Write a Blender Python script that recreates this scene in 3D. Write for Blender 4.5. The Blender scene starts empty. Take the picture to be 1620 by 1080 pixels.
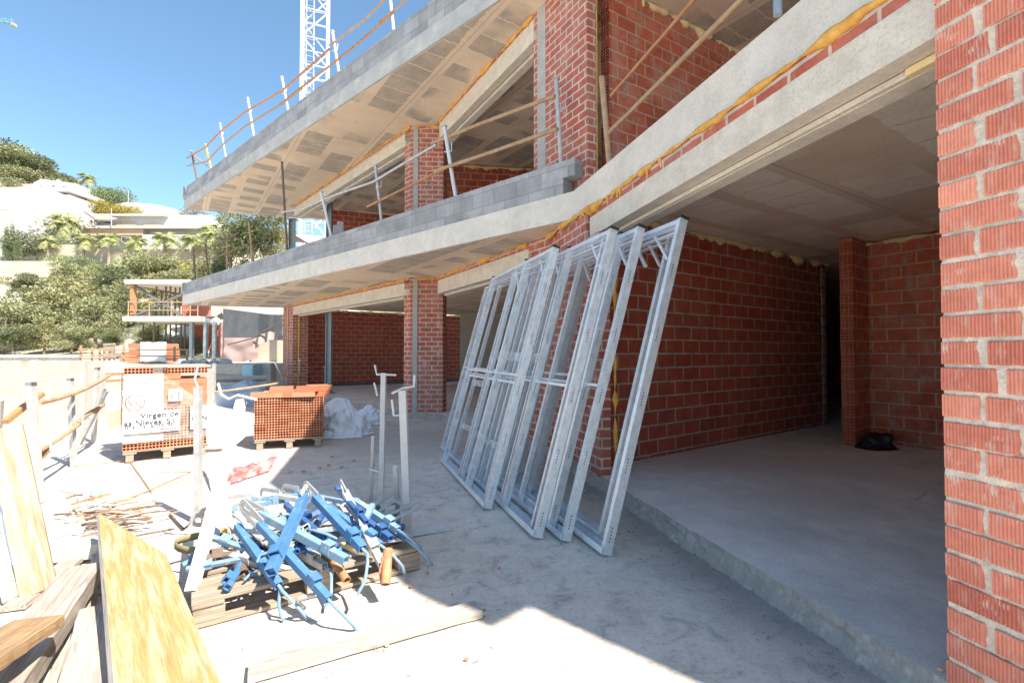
import bpy, math, random
from mathutils import Vector as V, Matrix, noise
R = math.radians
random.seed(7)
scene = bpy.context.scene
col = scene.collection

# ---------------------------------------------------------------- camera model
EYE = 1.37; FOC = 760.0; TILT = math.atan(17/760.0)
def ray(px, py):
    u = (px-810)/FOC; w = (540-py)/FOC
    return V((u, math.cos(TILT)-w*math.sin(TILT), math.sin(TILT)+w*math.cos(TILT)))
def at(px, py, Y):
    d = ray(px, py); s = Y/d.y
    return V((d.x*s, Y, EYE+d.z*s))
def gd(px, py, z=0.0):
    d = ray(px, py); s = (z-EYE)/d.z
    return V((d.x*s, d.y*s, z))
def xat(px, Y): return (px-810)/FOC*Y

# ---------------------------------------------------------------- mesh builder
class MB:
    def __init__(s): s.v=[]; s.f=[]; s.m=[]; s.s=[]
    def add(s, vs, fs, mi=0, smooth=False):
        b=len(s.v); s.v += [V(p) for p in vs]
        for f in fs: s.f.append([b+i for i in f]); s.m.append(mi); s.s.append(smooth)
        return s
    def box(s, c, size, rot=None, mi=0):
        c=V(c); hx,hy,hz=[k/2 for k in size]
        vs=[V((x*hx,y*hy,z*hz)) for z in(-1,1) for y in(-1,1) for x in(-1,1)]
        if rot is not None: vs=[rot@p for p in vs]
        return s.add([c+p for p in vs],[(0,2,3,1),(4,5,7,6),(0,1,5,4),(2,6,7,3),(0,4,6,2),(1,3,7,5)],mi)
    def beam(s, p0, p1, w, h, up=(0,0,1), mi=0):
        p0,p1=V(p0),V(p1); d=(p1-p0); L=d.length; d=d.normalized(); up=V(up)
        if abs(d.dot(up))>.98: up=V((0,1,0))
        sd=d.cross(up).normalized(); u2=sd.cross(d)
        r=Matrix((d,sd,u2)).transposed()
        return s.box((p0+p1)/2,(L,w,h),r,mi)
    def tube(s, p0, p1, r, n=8, r1=None, mi=0): return s.path([p0,p1],r,n,mi,r1)
    def path(s, pts, r, n=8, mi=0, r1=None, rs=None):
        pts=[V(p) for p in pts]; k=len(pts); rings=[]; prev=None
        for i,p in enumerate(pts):
            d=(pts[min(i+1,k-1)]-pts[max(i-1,0)]).normalized()
            if prev is None:
                a=V((0,0,1)) if abs(d.z)<.9 else V((1,0,0)); x=d.cross(a).normalized()
            else:
                x=(prev-d*prev.dot(d)).normalized()
            prev=x; y=d.cross(x)
            rr=rs[i] if rs else (r if r1 is None else r+(r1-r)*i/(k-1))
            rings.append([p+(x*math.cos(2*math.pi*j/n)+y*math.sin(2*math.pi*j/n))*rr for j in range(n)])
        vs=[q for rg in rings for q in rg]; fs=[]
        for i in range(k-1):
            for j in range(n):
                a=i*n+j; b=i*n+(j+1)%n; fs.append((a,b,b+n,a+n))
        s.add(vs,fs,mi,n>5)
        s.add(rings[0],[tuple(range(n))[::-1]],mi); s.add(rings[-1],[tuple(range(n))],mi)
        return s
    def prism(s, poly, z0, z1, mi=0, mib=None):
        n=len(poly); area=sum(poly[i][0]*poly[(i+1)%n][1]-poly[(i+1)%n][0]*poly[i][1] for i in range(n))
        if area<0: poly=poly[::-1]
        vs=[(p[0],p[1],z0) for p in poly]+[(p[0],p[1],z1) for p in poly]
        s.add(vs,[tuple(range(n,2*n))],mi); s.add(vs,[tuple(range(n))[::-1]],mi if mib is None else mib)
        s.add(vs,[(i,(i+1)%n,n+(i+1)%n,n+i) for i in range(n)],mi); return s
    def wall(s, p0, p1, th, z0, z1, mi=0):
        # vertical wall on the line p0->p1, thickened to the left of travel
        p0=V((p0[0],p0[1],0)); p1=V((p1[0],p1[1],0)); d=(p1-p0).normalized(); nn=V((-d.y,d.x,0))*th
        return s.prism([tuple(q[:2]) for q in (p0,p1,p1+nn,p0+nn)],z0,z1,mi)
    def hollow(s, o, ux, uz, nrm, nx, nz, cw, ch, wl, dep, mi=0, mib=1):
        o,ux,uz,nrm=V(o),V(ux),V(uz),V(nrm)
        for i in range(nx):
            for j in range(nz):
                a=o+ux*cw*i+uz*ch*j
                O=[a,a+ux*cw,a+ux*cw+uz*ch,a+uz*ch]
                I=[a+ux*wl+uz*wl,a+ux*(cw-wl)+uz*wl,a+ux*(cw-wl)+uz*(ch-wl),a+ux*wl+uz*(ch-wl)]
                B=[p-nrm*dep for p in I]
                s.add(O+I,[(k,(k+1)%4,4+(k+1)%4,4+k) for k in range(4)],mi)
                s.add(I+B,[(k,(k+1)%4,4+(k+1)%4,4+k) for k in range(4)],mib)
                s.add(B,[(0,1,2,3)],mib)
        return s
    def build(s, name, mat, parent=None, org=None, uvang=0.0, bevel=0, local=False):
        me=bpy.data.meshes.new(name)
        if local: off=V((0,0,0))
        elif parent is not None: off=parent_loc(parent)
        elif org is not None: off=V(org)
        else:
            xs=[p.x for p in s.v]; ys=[p.y for p in s.v]; zs=[p.z for p in s.v]
            off=V(((min(xs)+max(xs))/2,(min(ys)+max(ys))/2,min(zs)))
        me.from_pydata([tuple(p-off) for p in s.v],[],s.f)
        for m in (mat if isinstance(mat,(list,tuple)) else [mat]): me.materials.append(m)
        me.polygons.foreach_set('material_index',s.m); me.polygons.foreach_set('use_smooth',s.s)
        uv=me.uv_layers.new(name='UVMap'); data=[0.0]*(2*len(me.loops)); ca,sa=math.cos(uvang),math.sin(uvang)
        for p in me.polygons:
            n=p.normal
            if abs(n.z)>.7:
                for li in p.loop_indices:
                    q=s.v[me.loops[li].vertex_index]; data[2*li]=q.x*ca+q.y*sa; data[2*li+1]=-q.x*sa+q.y*ca
            else:
                t=V((-n.y,n.x,0)).normalized()
                for li in p.loop_indices:
                    q=s.v[me.loops[li].vertex_index]; data[2*li]=q.dot(t); data[2*li+1]=q.z
        uv.data.foreach_set('uv',data)
        me.update()
        o=bpy.data.objects.new(name,me); col.objects.link(o)
        if not local: o.location=off if parent is None else (0,0,0)
        if parent is not None: o.parent=parent
        if bevel:
            b=o.modifiers.new('bevel','BEVEL'); b.width=bevel; b.segments=2; b.limit_method='ANGLE'
        return o
def parent_loc(o):
    l=V(o.location)
    while o.parent: o=o.parent; l+=V(o.location)
    return l
def tag(o, label=None, cat=None, group=None, kind=None):
    if label: o['label']=label
    if cat: o['category']=cat
    if group: o['group']=group
    if kind: o['kind']=kind
    return o
def thing(name, label, cat, loc=(0,0,0), group=None, rotz=0.0):
    o=bpy.data.objects.new(name,None); col.objects.link(o); o.location=loc; o.rotation_euler=(0,0,rotz)
    o.empty_display_size=.2
    return tag(o,label,cat,group)
def dup(o, label=None, group=None):
    c=o.copy(); col.objects.link(c)
    if label: c['label']=label
    if group: c['group']=group
    for ch in list(o.children):
        k=ch.copy(); col.objects.link(k); k.parent=c
        for g in list(ch.children):
            q=g.copy(); col.objects.link(q); q.parent=k
    return c
def frame_mat(p0, p1, up=(0,0,1), roll=0.0):
    p0,p1=V(p0),V(p1); d=(p1-p0).normalized(); up=V(up)
    if abs(d.dot(up))>.98: up=V((0,1,0))
    y=up.cross(d).normalized(); z=d.cross(y)
    m=Matrix((d,y,z)).transposed().to_4x4()
    return Matrix.Translation(p0)@m@Matrix.Rotation(roll,4,'X')
ORD=['first','second','third','fourth','fifth','sixth','seventh','eighth','ninth','tenth','eleventh','twelfth','thirteenth','fourteenth','fifteenth','sixteenth','seventeenth','eighteenth','nineteenth','twentieth']

# ---------------------------------------------------------------- materials
class NT:
    def __init__(s, name):
        s.m=bpy.data.materials.new(name); s.m.use_nodes=True; s.t=s.m.node_tree; s.t.nodes.clear()
        s.out=s.n('ShaderNodeOutputMaterial'); s.b=s.n('ShaderNodeBsdfPrincipled'); s.l(s.b.outputs[0],s.out.inputs[0])
        s.tc=s.n('ShaderNodeTexCoord')
    def n(s, typ, **kw):
        x=s.t.nodes.new(typ)
        for k,v in kw.items(): setattr(x,k,v)
        return x
    def l(s,a,b): s.t.links.new(a,b)
    def mapping(s, src='UV', scale=(1,1,1), rot=(0,0,0)):
        m=s.n('ShaderNodeMapping'); m.inputs['Scale'].default_value=scale; m.inputs['Rotation'].default_value=rot
        s.l(s.tc.outputs[src],m.inputs['Vector']); return m.outputs[0]
    def noise(s, vec, scale, detail=5, rough=.6, out='Fac', dist=0):
        x=s.n('ShaderNodeTexNoise'); x.inputs['Scale'].default_value=scale; x.inputs['Detail'].default_value=detail
        x.inputs['Roughness'].default_value=rough; x.inputs['Distortion'].default_value=dist
        if vec is not None: s.l(vec,x.inputs['Vector'])
        return x.outputs[out]
    def ramp(s, fac, stops, const=False):
        x=s.n('ShaderNodeValToRGB'); e=x.color_ramp.elements
        if const: x.color_ramp.interpolation='CONSTANT'
        while len(e)<len(stops): e.new(.5)
        for k,(p,c) in zip(e,stops): k.position=p; k.color=c if len(c)==4 else (*c,1)
        s.l(fac,x.inputs[0]); return x.outputs[0]
    def mix(s, fac, a, b, mode='MIX'):
        x=s.n('ShaderNodeMix',data_type='RGBA',blend_type=mode)
        for sock,v in ((x.inputs[0],fac),(x.inputs[6],a),(x.inputs[7],b)):
            if isinstance(v,bpy.types.NodeSocket): s.l(v,sock)
            else: sock.default_value=v if isinstance(v,(int,float)) else (*v[:3],1)
        return x.outputs[2]
    def math(s, op, a, b=0.0, c=None):
        x=s.n('ShaderNodeMath',operation=op)
        for sock,v in zip(x.inputs,(a,b,c)):
            if v is None: continue
            if isinstance(v,bpy.types.NodeSocket): s.l(v,sock)
            else: sock.default_value=v
        return x.outputs[0]
    def bump(s, h, strength=.4, dist=.02, normal=None):
        x=s.n('ShaderNodeBump'); x.inputs['Strength'].default_value=strength; x.inputs['Distance'].default_value=dist
        s.l(h,x.inputs['Height'])
        if normal is not None: s.l(normal,x.inputs['Normal'])
        s.l(x.outputs[0],s.b.inputs['Normal']); return x.outputs[0]
    def done(s, color=None, rough=.8, metal=0.0, spec=None):
        if color is not None:
            if isinstance(color,bpy.types.NodeSocket): s.l(color,s.b.inputs['Base Color'])
            else: s.b.inputs['Base Color'].default_value=(*color[:3],1)
        if isinstance(rough,bpy.types.NodeSocket): s.l(rough,s.b.inputs['Roughness'])
        else: s.b.inputs['Roughness'].default_value=rough
        s.b.inputs['Metallic'].default_value=metal
        if spec is not None: s.b.inputs['Specular IOR Level'].default_value=spec
        return s.m
def gray(v): return (v,v,v)

def concrete_mat(name, base, dark, scale=3.0, bump=.25, stain=None, rough=.9, src='UV', lowlim=(.35,.7), fine=60):
    t=NT(name); uv=t.mapping(src)
    n1=t.noise(uv,scale,7,.65); c=t.ramp(n1,[(lowlim[0],dark),(lowlim[1],base)])
    n2=t.noise(uv,fine,3,.7); c=t.mix(.35,c,t.ramp(n2,[(.28,gray(.25)),(.52,gray(1))]),'MULTIPLY'); c=t.mix(.6,c,t.ramp(t.noise(uv,scale*2.7,6,.7,dist=.5),[(.3,gray(.72)),(.6,gray(1))]),'MULTIPLY')
    if stain:
        n3=t.noise(uv,scale*.35,4,.6,dist=.6); c=t.mix(t.ramp(n3,[(.5,gray(0)),(.64,gray(1))]),c,stain)
    h=t.math('ADD',n1,t.math('MULTIPLY',n2,.35)); t.bump(h,bump,.02)
    return t.done(c,rough)

def brick_mat(name, bw, rh, c1, c2, mortar, ms=.011, smear=.5, ribs=0, offset=.5, dark=None, bump=.6, smearcol=(.42,.40,.37)):
    t=NT(name); uv=t.mapping('UV')
    nz=t.noise(uv,9,3,.6,'Color')
    dx=t.n('ShaderNodeVectorMath',operation='MULTIPLY_ADD'); t.l(nz,dx.inputs[0]); dx.inputs[1].default_value=(.020,.018,0); t.l(uv,dx.inputs[2])
    b=t.n('ShaderNodeTexBrick'); t.l(dx.outputs[0],b.inputs['Vector']); b.offset=offset; b.squash=1
    for k,v in (('Scale',1),('Mortar Size',ms),('Mortar Smooth',.25),('Bias',0),('Brick Width',bw),('Row Height',rh)): b.inputs[k].default_value=v
    b.inputs['Color1'].default_value=(*c1,1); b.inputs['Color2'].default_value=(*c2,1); b.inputs['Mortar'].default_value=(*mortar,1)
    n1=t.noise(uv,5,6,.65); n2=t.noise(uv,45,4,.7)
    c=t.mix(.45,b.outputs['Color'],t.ramp(n2,[(.3,gray(.45)),(.65,gray(1.0))]),'MULTIPLY')
    c=t.mix(.75,c,t.ramp(n1,[(.3,gray(.5)),(.6,gray(1.05))]),'MULTIPLY')
    du=t.noise(t.mapping('UV',(1.3,1.3,1)),1.0,7,.7,dist=.6); c=t.mix(t.ramp(du,[(.45,gray(0)),(.75,gray(.55*min(1,smear)+.02))]),c,(.50,.36,.29))
    # cement smears on and around the bricks
    sv=t.mapping('UV',(7,3.2,1)); s1=t.noise(sv,1.0,6,.7); sm=t.ramp(s1,[(.66-.12*smear,gray(0)),(.80-.12*smear,gray(.85))])
    mot=t.noise(t.mapping('UV',(3,40,1)),1.4,5,.7); sp=t.ramp(mot,[(.62,gray(0)),(.74,gray(.45*smear))])
    c=t.mix(t.math('MAXIMUM',sm,sp),c,smearcol)
    h=t.math('ADD',t.math('MULTIPLY',b.outputs['Fac'],-1.0),t.math('MULTIPLY',n2,.25))
    h=t.math('ADD',h,t.math('MULTIPLY',sm,.6))
    if ribs:
        w=t.n('ShaderNodeTexWave'); w.inputs['Scale'].default_value=ribs; w.bands_direction='Y'; t.l(uv,w.inputs[0])
        h=t.math('ADD',h,t.math('MULTIPLY',w.outputs['Fac'],.35))
    t.bump(h,bump,.012)
    return t.done(c,.85)

M={}
M['ground']=None
def build_mats():
    # terrace ground: pale dusty screed with grit and damp stains
    t=NT('terrace_screed'); uv=t.mapping('UV')
    n1=t.noise(uv,.9,8,.62); n2=t.noise(uv,38,4,.75); n3=t.noise(uv,170,2,.6); n4=t.noise(uv,.42,5,.55,dist=.8)
    c=t.ramp(n1,[(.30,(.57,.50,.42)),(.62,(.73,.655,.57))])
    c=t.mix(t.ramp(n4,[(.52,gray(0)),(.66,gray(.6))]),c,(.58,.53,.47))
    nm=t.noise(uv,5.5,7,.72,dist=.7); c=t.mix(.8,c,t.ramp(nm,[(.30,gray(.36)),(.47,gray(.84)),(.64,gray(1.0))]),'MULTIPLY')
    c=t.mix(.6,c,t.ramp(n2,[(.30,gray(.35)),(.47,gray(1))]),'MULTIPLY')
    sk=t.noise(uv,95,2,.5); c=t.mix(t.ramp(sk,[(.70,gray(0)),(.76,gray(.55))]),c,(.30,.27,.25))
    vc=t.n('ShaderNodeTexVoronoi',feature='DISTANCE_TO_EDGE'); vc.inputs['Scale'].default_value=.55; vw=t.n('ShaderNodeVectorMath',operation='MULTIPLY_ADD'); t.l(t.noise(uv,2.5,5,.7,'Color'),vw.inputs[0]); vw.inputs[1].default_value=(.5,.5,0); t.l(uv,vw.inputs[2]); t.l(vw.outputs[0],vc.inputs['Vector'])
    c=t.mix(t.math('MULTIPLY',t.math('LESS_THAN',vc.outputs['Distance'],.0035),t.ramp(t.noise(uv,1.3,2,.5),[(.5,gray(0)),(.6,gray(.5))])),c,(.22,.2,.18))
    vo=t.n('ShaderNodeTexVoronoi'); vo.inputs['Scale'].default_value=55; t.l(uv,vo.inputs['Vector'])
    gate=t.noise(uv,2.2,3,.6)
    peb=t.math('MULTIPLY',t.ramp(vo.outputs['Distance'],[(.08,gray(1)),(.2,gray(0))]),t.ramp(gate,[(.5,gray(0)),(.66,gray(1))]))
    c=t.mix(peb,c,(.40,.36,.32))
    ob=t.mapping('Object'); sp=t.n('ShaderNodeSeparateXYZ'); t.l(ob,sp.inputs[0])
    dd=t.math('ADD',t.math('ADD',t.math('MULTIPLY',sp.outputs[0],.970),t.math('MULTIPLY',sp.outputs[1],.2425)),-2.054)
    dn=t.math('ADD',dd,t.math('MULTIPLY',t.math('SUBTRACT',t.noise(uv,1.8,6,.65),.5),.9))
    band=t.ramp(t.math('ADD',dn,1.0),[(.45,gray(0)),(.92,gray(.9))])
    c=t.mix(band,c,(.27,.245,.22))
    vd=t.n('ShaderNodeVectorMath',operation='DISTANCE'); t.l(ob,vd.inputs[0]); vd.inputs[1].default_value=(-2.1,7.6,0)
    dw=t.math('ADD',vd.outputs['Value'],t.math('MULTIPLY',t.math('SUBTRACT',t.noise(uv,1.1,5,.6),.5),1.8))
    damp=t.ramp(t.math('DIVIDE',dw,3.0),[(.25,gray(.7)),(.75,gray(0))])
    c=t.mix(damp,c,(.42,.36,.30))
    h=t.math('ADD',t.math('MULTIPLY',n1,.8),t.math('ADD',t.math('MULTIPLY',n2,.5),t.math('MULTIPLY',n3,.25)))
    h=t.math('ADD',h,t.math('MULTIPLY',peb,.5)); t.bump(h,.30,.02)
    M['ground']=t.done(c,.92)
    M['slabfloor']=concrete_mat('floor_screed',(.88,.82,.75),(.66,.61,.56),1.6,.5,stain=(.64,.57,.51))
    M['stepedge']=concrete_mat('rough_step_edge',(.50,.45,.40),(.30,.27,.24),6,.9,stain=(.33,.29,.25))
    M['edge']=concrete_mat('cast_slab_edge',(.62,.60,.56),(.40,.39,.375),2.2,.3,stain=(.43,.42,.41))
    M['edgew']=concrete_mat('cast_slab_edge_pale',(.78,.72,.63),(.64,.585,.51),2.6,.3,stain=(.60,.57,.53))
    M['lintel']=concrete_mat('precast_lintel',(.76,.69,.585),(.60,.54,.455),4.0,.3)
    M['plaster']=concrete_mat('grey_plaster',(.52,.50,.47),(.45,.43,.40),1.5,.1)
    M['column']=concrete_mat('cement_strip',(.50,.48,.45),(.40,.385,.36),5,.4)
    M['white']=concrete_mat('white_render',(.54,.52,.48),(.46,.435,.395),.8,.08,src='Object')
    M['whitewall']=concrete_mat('rough_white_wall',(.48,.46,.43),(.33,.315,.29),1.1,.6,stain=(.31,.285,.25))
    M['tanwall']=concrete_mat('tan_stone_wall',(.62,.52,.41),(.48,.40,.31),.5,.3,src='Object')
    M['soil']=concrete_mat('dry_hill_soil',(.56,.49,.38),(.34,.32,.22),.10,.5,stain=(.22,.24,.12),src='Object',fine=2.5)
    M['dirt']=concrete_mat('pale_site_dirt',(.62,.57,.50),(.48,.43,.37),.5,.4,src='Object',fine=9)
    M['dark']=concrete_mat('dark_membrane',(.16,.165,.17),(.11,.115,.12),1.5,.25,src='Object')
    M['rubble']=concrete_mat('broken_concrete',(.58,.56,.53),(.42,.40,.38),6,.6,src='Object')
    M['bsmall']=brick_mat('red_brick_small',.25,.10,(.56,.13,.08),(.47,.10,.06),(.64,.53,.45),.013,.72,smearcol=(.52,.47,.43))
    M['blarge']=brick_mat('red_brick_large',.34,.17,(.55,.095,.045),(.44,.068,.033),(.54,.42,.34),.012,.28,ribs=30)
    M['blargesm']=brick_mat('red_brick_large_smeared',.34,.17,(.60,.13,.065),(.50,.10,.05),(.56,.38,.28),.011,.95,smearcol=(.40,.33,.26))
    # grey concrete blocks: each block its own grey, weathered
    t=NT('grey_block'); uv=t.mapping('UV')
    b=t.n('ShaderNodeTexBrick'); t.l(uv,b.inputs['Vector']); b.offset=.5
    for k,v in (('Scale',1),('Mortar Size',.004),('Mortar Smooth',.2),('Bias',-.1),('Brick Width',.41),('Row Height',.2)): b.inputs[k].default_value=v
    b.inputs['Color1'].default_value=(.42,.42,.43,1); b.inputs['Color2'].default_value=(.27,.275,.285,1); b.inputs['Mortar'].default_value=(.2,.2,.2,1)
    n1=t.noise(uv,3.0,6,.65); n2=t.noise(uv,90,3,.7); st=t.noise(t.mapping('UV',(5,1.2,1)),1,5,.65)
    c=t.mix(.5,b.outputs['Color'],t.ramp(n1,[(.3,gray(.5)),(.6,gray(1.1))]),'MULTIPLY')
    c=t.mix(.4,c,t.ramp(n2,[(.35,gray(.6)),(.6,gray(1))]),'MULTIPLY')
    c=t.mix(t.ramp(st,[(.52,gray(0)),(.7,gray(.55))]),c,(.20,.20,.20))
    t.bump(t.math('ADD',t.math('MULTIPLY',b.outputs['Fac'],-1),t.math('MULTIPLY',n2,.5)),.5,.01)
    M['block']=t.done(c,.92)
    M['blockplain']=concrete_mat('plain_grey_block',(.43,.43,.44),(.33,.33,.34),5,.4)
    # soffits: beige shuttered concrete with rows of grey hollow-block patches
    def soffit(name, beige, beige2, patch, lo, hi):
        t=NT(name); uv=t.mapping('UV')
        nz=t.noise(uv,7,4,.6,'Color'); dx=t.n('ShaderNodeVectorMath',operation='MULTIPLY_ADD'); t.l(nz,dx.inputs[0]); dx.inputs[1].default_value=(.13,.12,0); t.l(uv,dx.inputs[2])
        b=t.n('ShaderNodeTexBrick'); t.l(dx.outputs[0],b.inputs['Vector']); b.offset=0
        for k,v in (('Scale',1),('Mortar Size',.012),('Mortar Smooth',.0),('Bias',0),('Brick Width',.72),('Row Height',.44)): b.inputs[k].default_value=v
        b.inputs['Color1'].default_value=(0,0,0,1); b.inputs['Color2'].default_value=(1,1,1,1); b.inputs['Mortar'].default_value=(0,0,0,1)
        # joists between the block rows
        sx=t.n('ShaderNodeSeparateXYZ'); t.l(uv,sx.inputs[0]); fr=t.math('FRACT',t.math('DIVIDE',sx.outputs[0],.72))
        joist=t.math('MULTIPLY',t.math('GREATER_THAN',fr,.13),t.math('LESS_THAN',fr,.90))
        low=t.noise(uv,.5,3,.6)
        rnd=t.math('ADD',t.math('MULTIPLY',b.outputs['Color'],.55),low)
        mask=t.math('MULTIPLY',t.ramp(rnd,[(lo,gray(0)),(hi,gray(1))]),joist)
        n1=t.noise(uv,1.1,7,.65); n2=t.noise(uv,30,5,.7)
        c=t.ramp(n1,[(.3,beige2),(.65,beige)])
        seam=t.math('LESS_THAN',t.math('ABSOLUTE',t.math('SUBTRACT',t.math('FRACT',t.math('DIVIDE',sx.outputs[0],1.44)),.5)),.006)
        c=t.mix(t.math('MULTIPLY',seam,.5),c,(.3,.25,.2))
        c=t.mix(t.math('MULTIPLY',mask,t.ramp(t.noise(uv,2.3,6,.7),[(.3,gray(.45)),(.55,gray(.95))])),c,patch)
        blot=t.noise(uv,.9,6,.65,dist=.8); c=t.mix(t.ramp(blot,[(.58,gray(0)),(.72,gray(.5))]),c,beige2); c=t.mix(t.ramp(blot,[(.24,gray(.55)),(.36,gray(0))]),c,patch)
        c=t.mix(.4,c,t.ramp(n2,[(.3,gray(.55)),(.6,gray(1))]),'MULTIPLY')
        t.bump(t.math('ADD',t.math('MULTIPLY',mask,-.6),n2),.35,.012)
        return t.done(c,.9)
    M['soffit']=soffit('beige_soffit',(.82,.67,.51),(.67,.535,.41),(.39,.345,.295),.72,.80)
    M['ceil']=soffit('garage_ceiling',(.86,.68,.52),(.70,.55,.42),(.95,.85,.71),.66,.74)
    # metals
    t=NT('galvanised_steel'); ob=t.mapping('Object'); n=t.noise(ob,14,5,.7); v=t.n('ShaderNodeTexVoronoi'); v.inputs['Scale'].default_value=45; t.l(ob,v.inputs[0])
    c=t.ramp(n,[(.3,(.62,.66,.70)),(.7,(.84,.87,.90))]); c=t.mix(.2,c,v.outputs['Color'],'OVERLAY'); M['galv']=t.done(c,t.ramp(n,[(.3,gray(.30)),(.7,gray(.5))]),.55)
    def metal(name,c1,c2,rough,met,sc=12,b=.2,spots=None,lo=.55):
        t=NT(name); ob=t.mapping('Object'); n=t.noise(ob,sc,6,.7); c=t.ramp(n,[(.3,c1),(.7,c2)])
        if spots:
            s=t.noise(ob,sc*2.2,5,.75); c=t.mix(t.ramp(s,[(lo,gray(0)),(lo+.06,gray(1))]),c,spots)
        t.bump(n,b,.004); return t.done(c,rough,met)
    M['oldsteel']=metal('weathered_grey_steel',(.34,.34,.34),(.56,.56,.55),.55,.35,spots=(.26,.16,.10),lo=.64)
    M['dustwhite']=metal('dusty_pale_steel',(.46,.45,.44),(.60,.59,.57),.6,.1,spots=(.5,.48,.45),lo=.62)
    M['rust']=metal('rusty_tube',(.30,.125,.055),(.50,.25,.12),.8,.1,spots=(.55,.40,.26),lo=.6)
    M['rustpale']=metal('dusty_rusty_tube',(.30,.17,.09),(.46,.32,.20),.8,.1)
    M['darkrust']=metal('dark_rusty_tube',(.10,.075,.06),(.22,.14,.10),.8,.2)
    M['blue']=metal('blue_chipped_paint',(.035,.115,.27),(.065,.19,.38),.6,.0,10,.3,spots=(.24,.19,.16),lo=.61)
    M['bluepale']=metal('faded_blue_paint',(.10,.21,.34),(.20,.31,.42),.6,.0,10,.3,spots=(.46,.43,.40),lo=.59)
    M['bluedark']=metal('deep_blue_paint',(.015,.06,.19),(.03,.11,.28),.55,.0,10,.3,spots=(.28,.24,.21),lo=.62)
    M['steelpost']=metal('primed_steel_post',(.22,.28,.31),(.30,.36,.38),.5,.2,5)
    M['cranewhite']=metal('crane_white_paint',(.52,.53,.55),(.62,.63,.64),.4,.0,3)
    M['teal']=metal('teal_crane_paint',(.10,.32,.35),(.16,.40,.42),.5,0,3)
    M['olive']=metal('olive_strap',(.16,.14,.07),(.24,.21,.11),.8,0)
    M['orange']=metal('orange_strap',(.62,.28,.05),(.74,.40,.09),.8,0)
    M['blackcap']=metal('black_plastic',(.012,.012,.012),(.02,.02,.02),.5,0)
    M['foam']=metal('yellow_foam',(.50,.21,.03),(.82,.46,.10),.75,0,14,.9)
    M['grit']=concrete_mat('grit',(.36,.32,.28),(.20,.18,.155),4,.4,src='Object')
    M['foampale']=metal('pale_yellow_foam',(.70,.52,.24),(.80,.64,.36),.8,0,9,.5)
    M['slot']=metal('slot_shadow',(.10,.11,.12),(.14,.15,.16),.7,.3)
    # clay
    t=NT('orange_clay'); oi=t.n('ShaderNodeObjectInfo'); ob=t.mapping('Object'); n=t.noise(ob,20,5,.7)
    c=t.ramp(oi.outputs['Random'],[(0,(.42,.135,.065)),(.5,(.49,.185,.095)),(1,(.55,.25,.145))]); c=t.mix(.4,c,t.ramp(n,[(.3,gray(.6)),(.65,gray(1))]),'MULTIPLY')
    t.bump(n,.3,.006); M['clay']=t.done(c,.85)
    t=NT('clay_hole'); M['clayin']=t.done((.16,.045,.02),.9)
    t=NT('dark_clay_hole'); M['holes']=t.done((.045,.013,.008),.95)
    t=NT('red_clay'); ob=t.mapping('UV'); n=t.noise(ob,14,5,.7); t.bump(n,.3,.006); M['redclay']=t.done(t.ramp(n,[(.3,(.56,.14,.08)),(.7,(.72,.22,.13))]),.85)
    # ribbed facing brick of the near pier, one tone per brick from a colour attribute
    t=NT('ribbed_brick'); a=t.n('ShaderNodeVertexColor'); a.layer_name='tone'; uv=t.mapping('Object'); n=t.noise(uv,24,6,.75); n2=t.noise(t.mapping('Object',(30,30,9)),1,6,.75)
    c=t.mix(.5,a.outputs[0],t.ramp(n,[(.3,gray(.55)),(.62,gray(1.05))]),'MULTIPLY')
    c=t.mix(t.ramp(n2,[(.53,gray(0)),(.70,gray(.75))]),c,(.66,.50,.42)); t.bump(n,.6,.004); M['ribbed']=t.done(c,.85)
    M['mortar']=concrete_mat('cement_mortar',(.88,.77,.65),(.66,.57,.47),9,.9,src='Object',fine=90)
    # timber
    def wood(name,c1,c2,c3,rough=.8,flake=None,fl=(.5,.6),sc=1.0):
        t=NT(name); ob=t.mapping('Object',(1.2*sc,16*sc,16*sc)); n=t.noise(ob,2.0,6,.6,dist=1.2); g=t.noise(t.mapping('Object',(2*sc,80*sc,80*sc)),1.5,4,.7)
        c=t.ramp(n,[(.28,c1),(.5,c2),(.72,c3)]); c=t.mix(.55,c,t.ramp(g,[(.35,gray(.45)),(.6,gray(1))]),'MULTIPLY')
        if flake:
            f=t.noise(t.mapping('Object',(1.3,13,13)),1.7,8,.70,dist=.25); c=t.mix(t.ramp(f,[(fl[0],gray(0)),(fl[1]+.08,gray(.9))]),c,flake); dk=t.noise(t.mapping('Object',(1.5,5,5)),1.3,6,.7); c=t.mix(t.ramp(dk,[(.55,gray(0)),(.75,gray(.5))]),c,c1)
        t.bump(t.math('ADD',n,g),.45,.006); return t.done(c,rough)
    M['woodgrey']=wood('weathered_timber',(.19,.155,.125),(.36,.31,.26),(.47,.42,.365))
    M['woodpale']=wood('bleached_timber',(.25,.21,.17),(.45,.40,.35),(.55,.50,.45))
    M['woodtan']=wood('tan_timber',(.24,.16,.09),(.38,.27,.165),(.44,.34,.235),flake=(.52,.46,.40),fl=(.46,.62))
    M['woodbrown']=wood('brown_timber',(.17,.095,.045),(.31,.185,.09),(.42,.27,.14))
    M['woodyellow']=wood('yellow_shuttering',(.33,.205,.07),(.43,.28,.10),(.47,.34,.16),.7,flake=(.55,.47,.37),fl=(.46,.62))
    M['woodorange']=wood('orange_pole_timber',(.28,.13,.045),(.40,.22,.09),(.46,.30,.15))
    M['pallet']=wood('pallet_timber',(.22,.165,.115),(.34,.265,.195),(.42,.345,.27))
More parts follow.
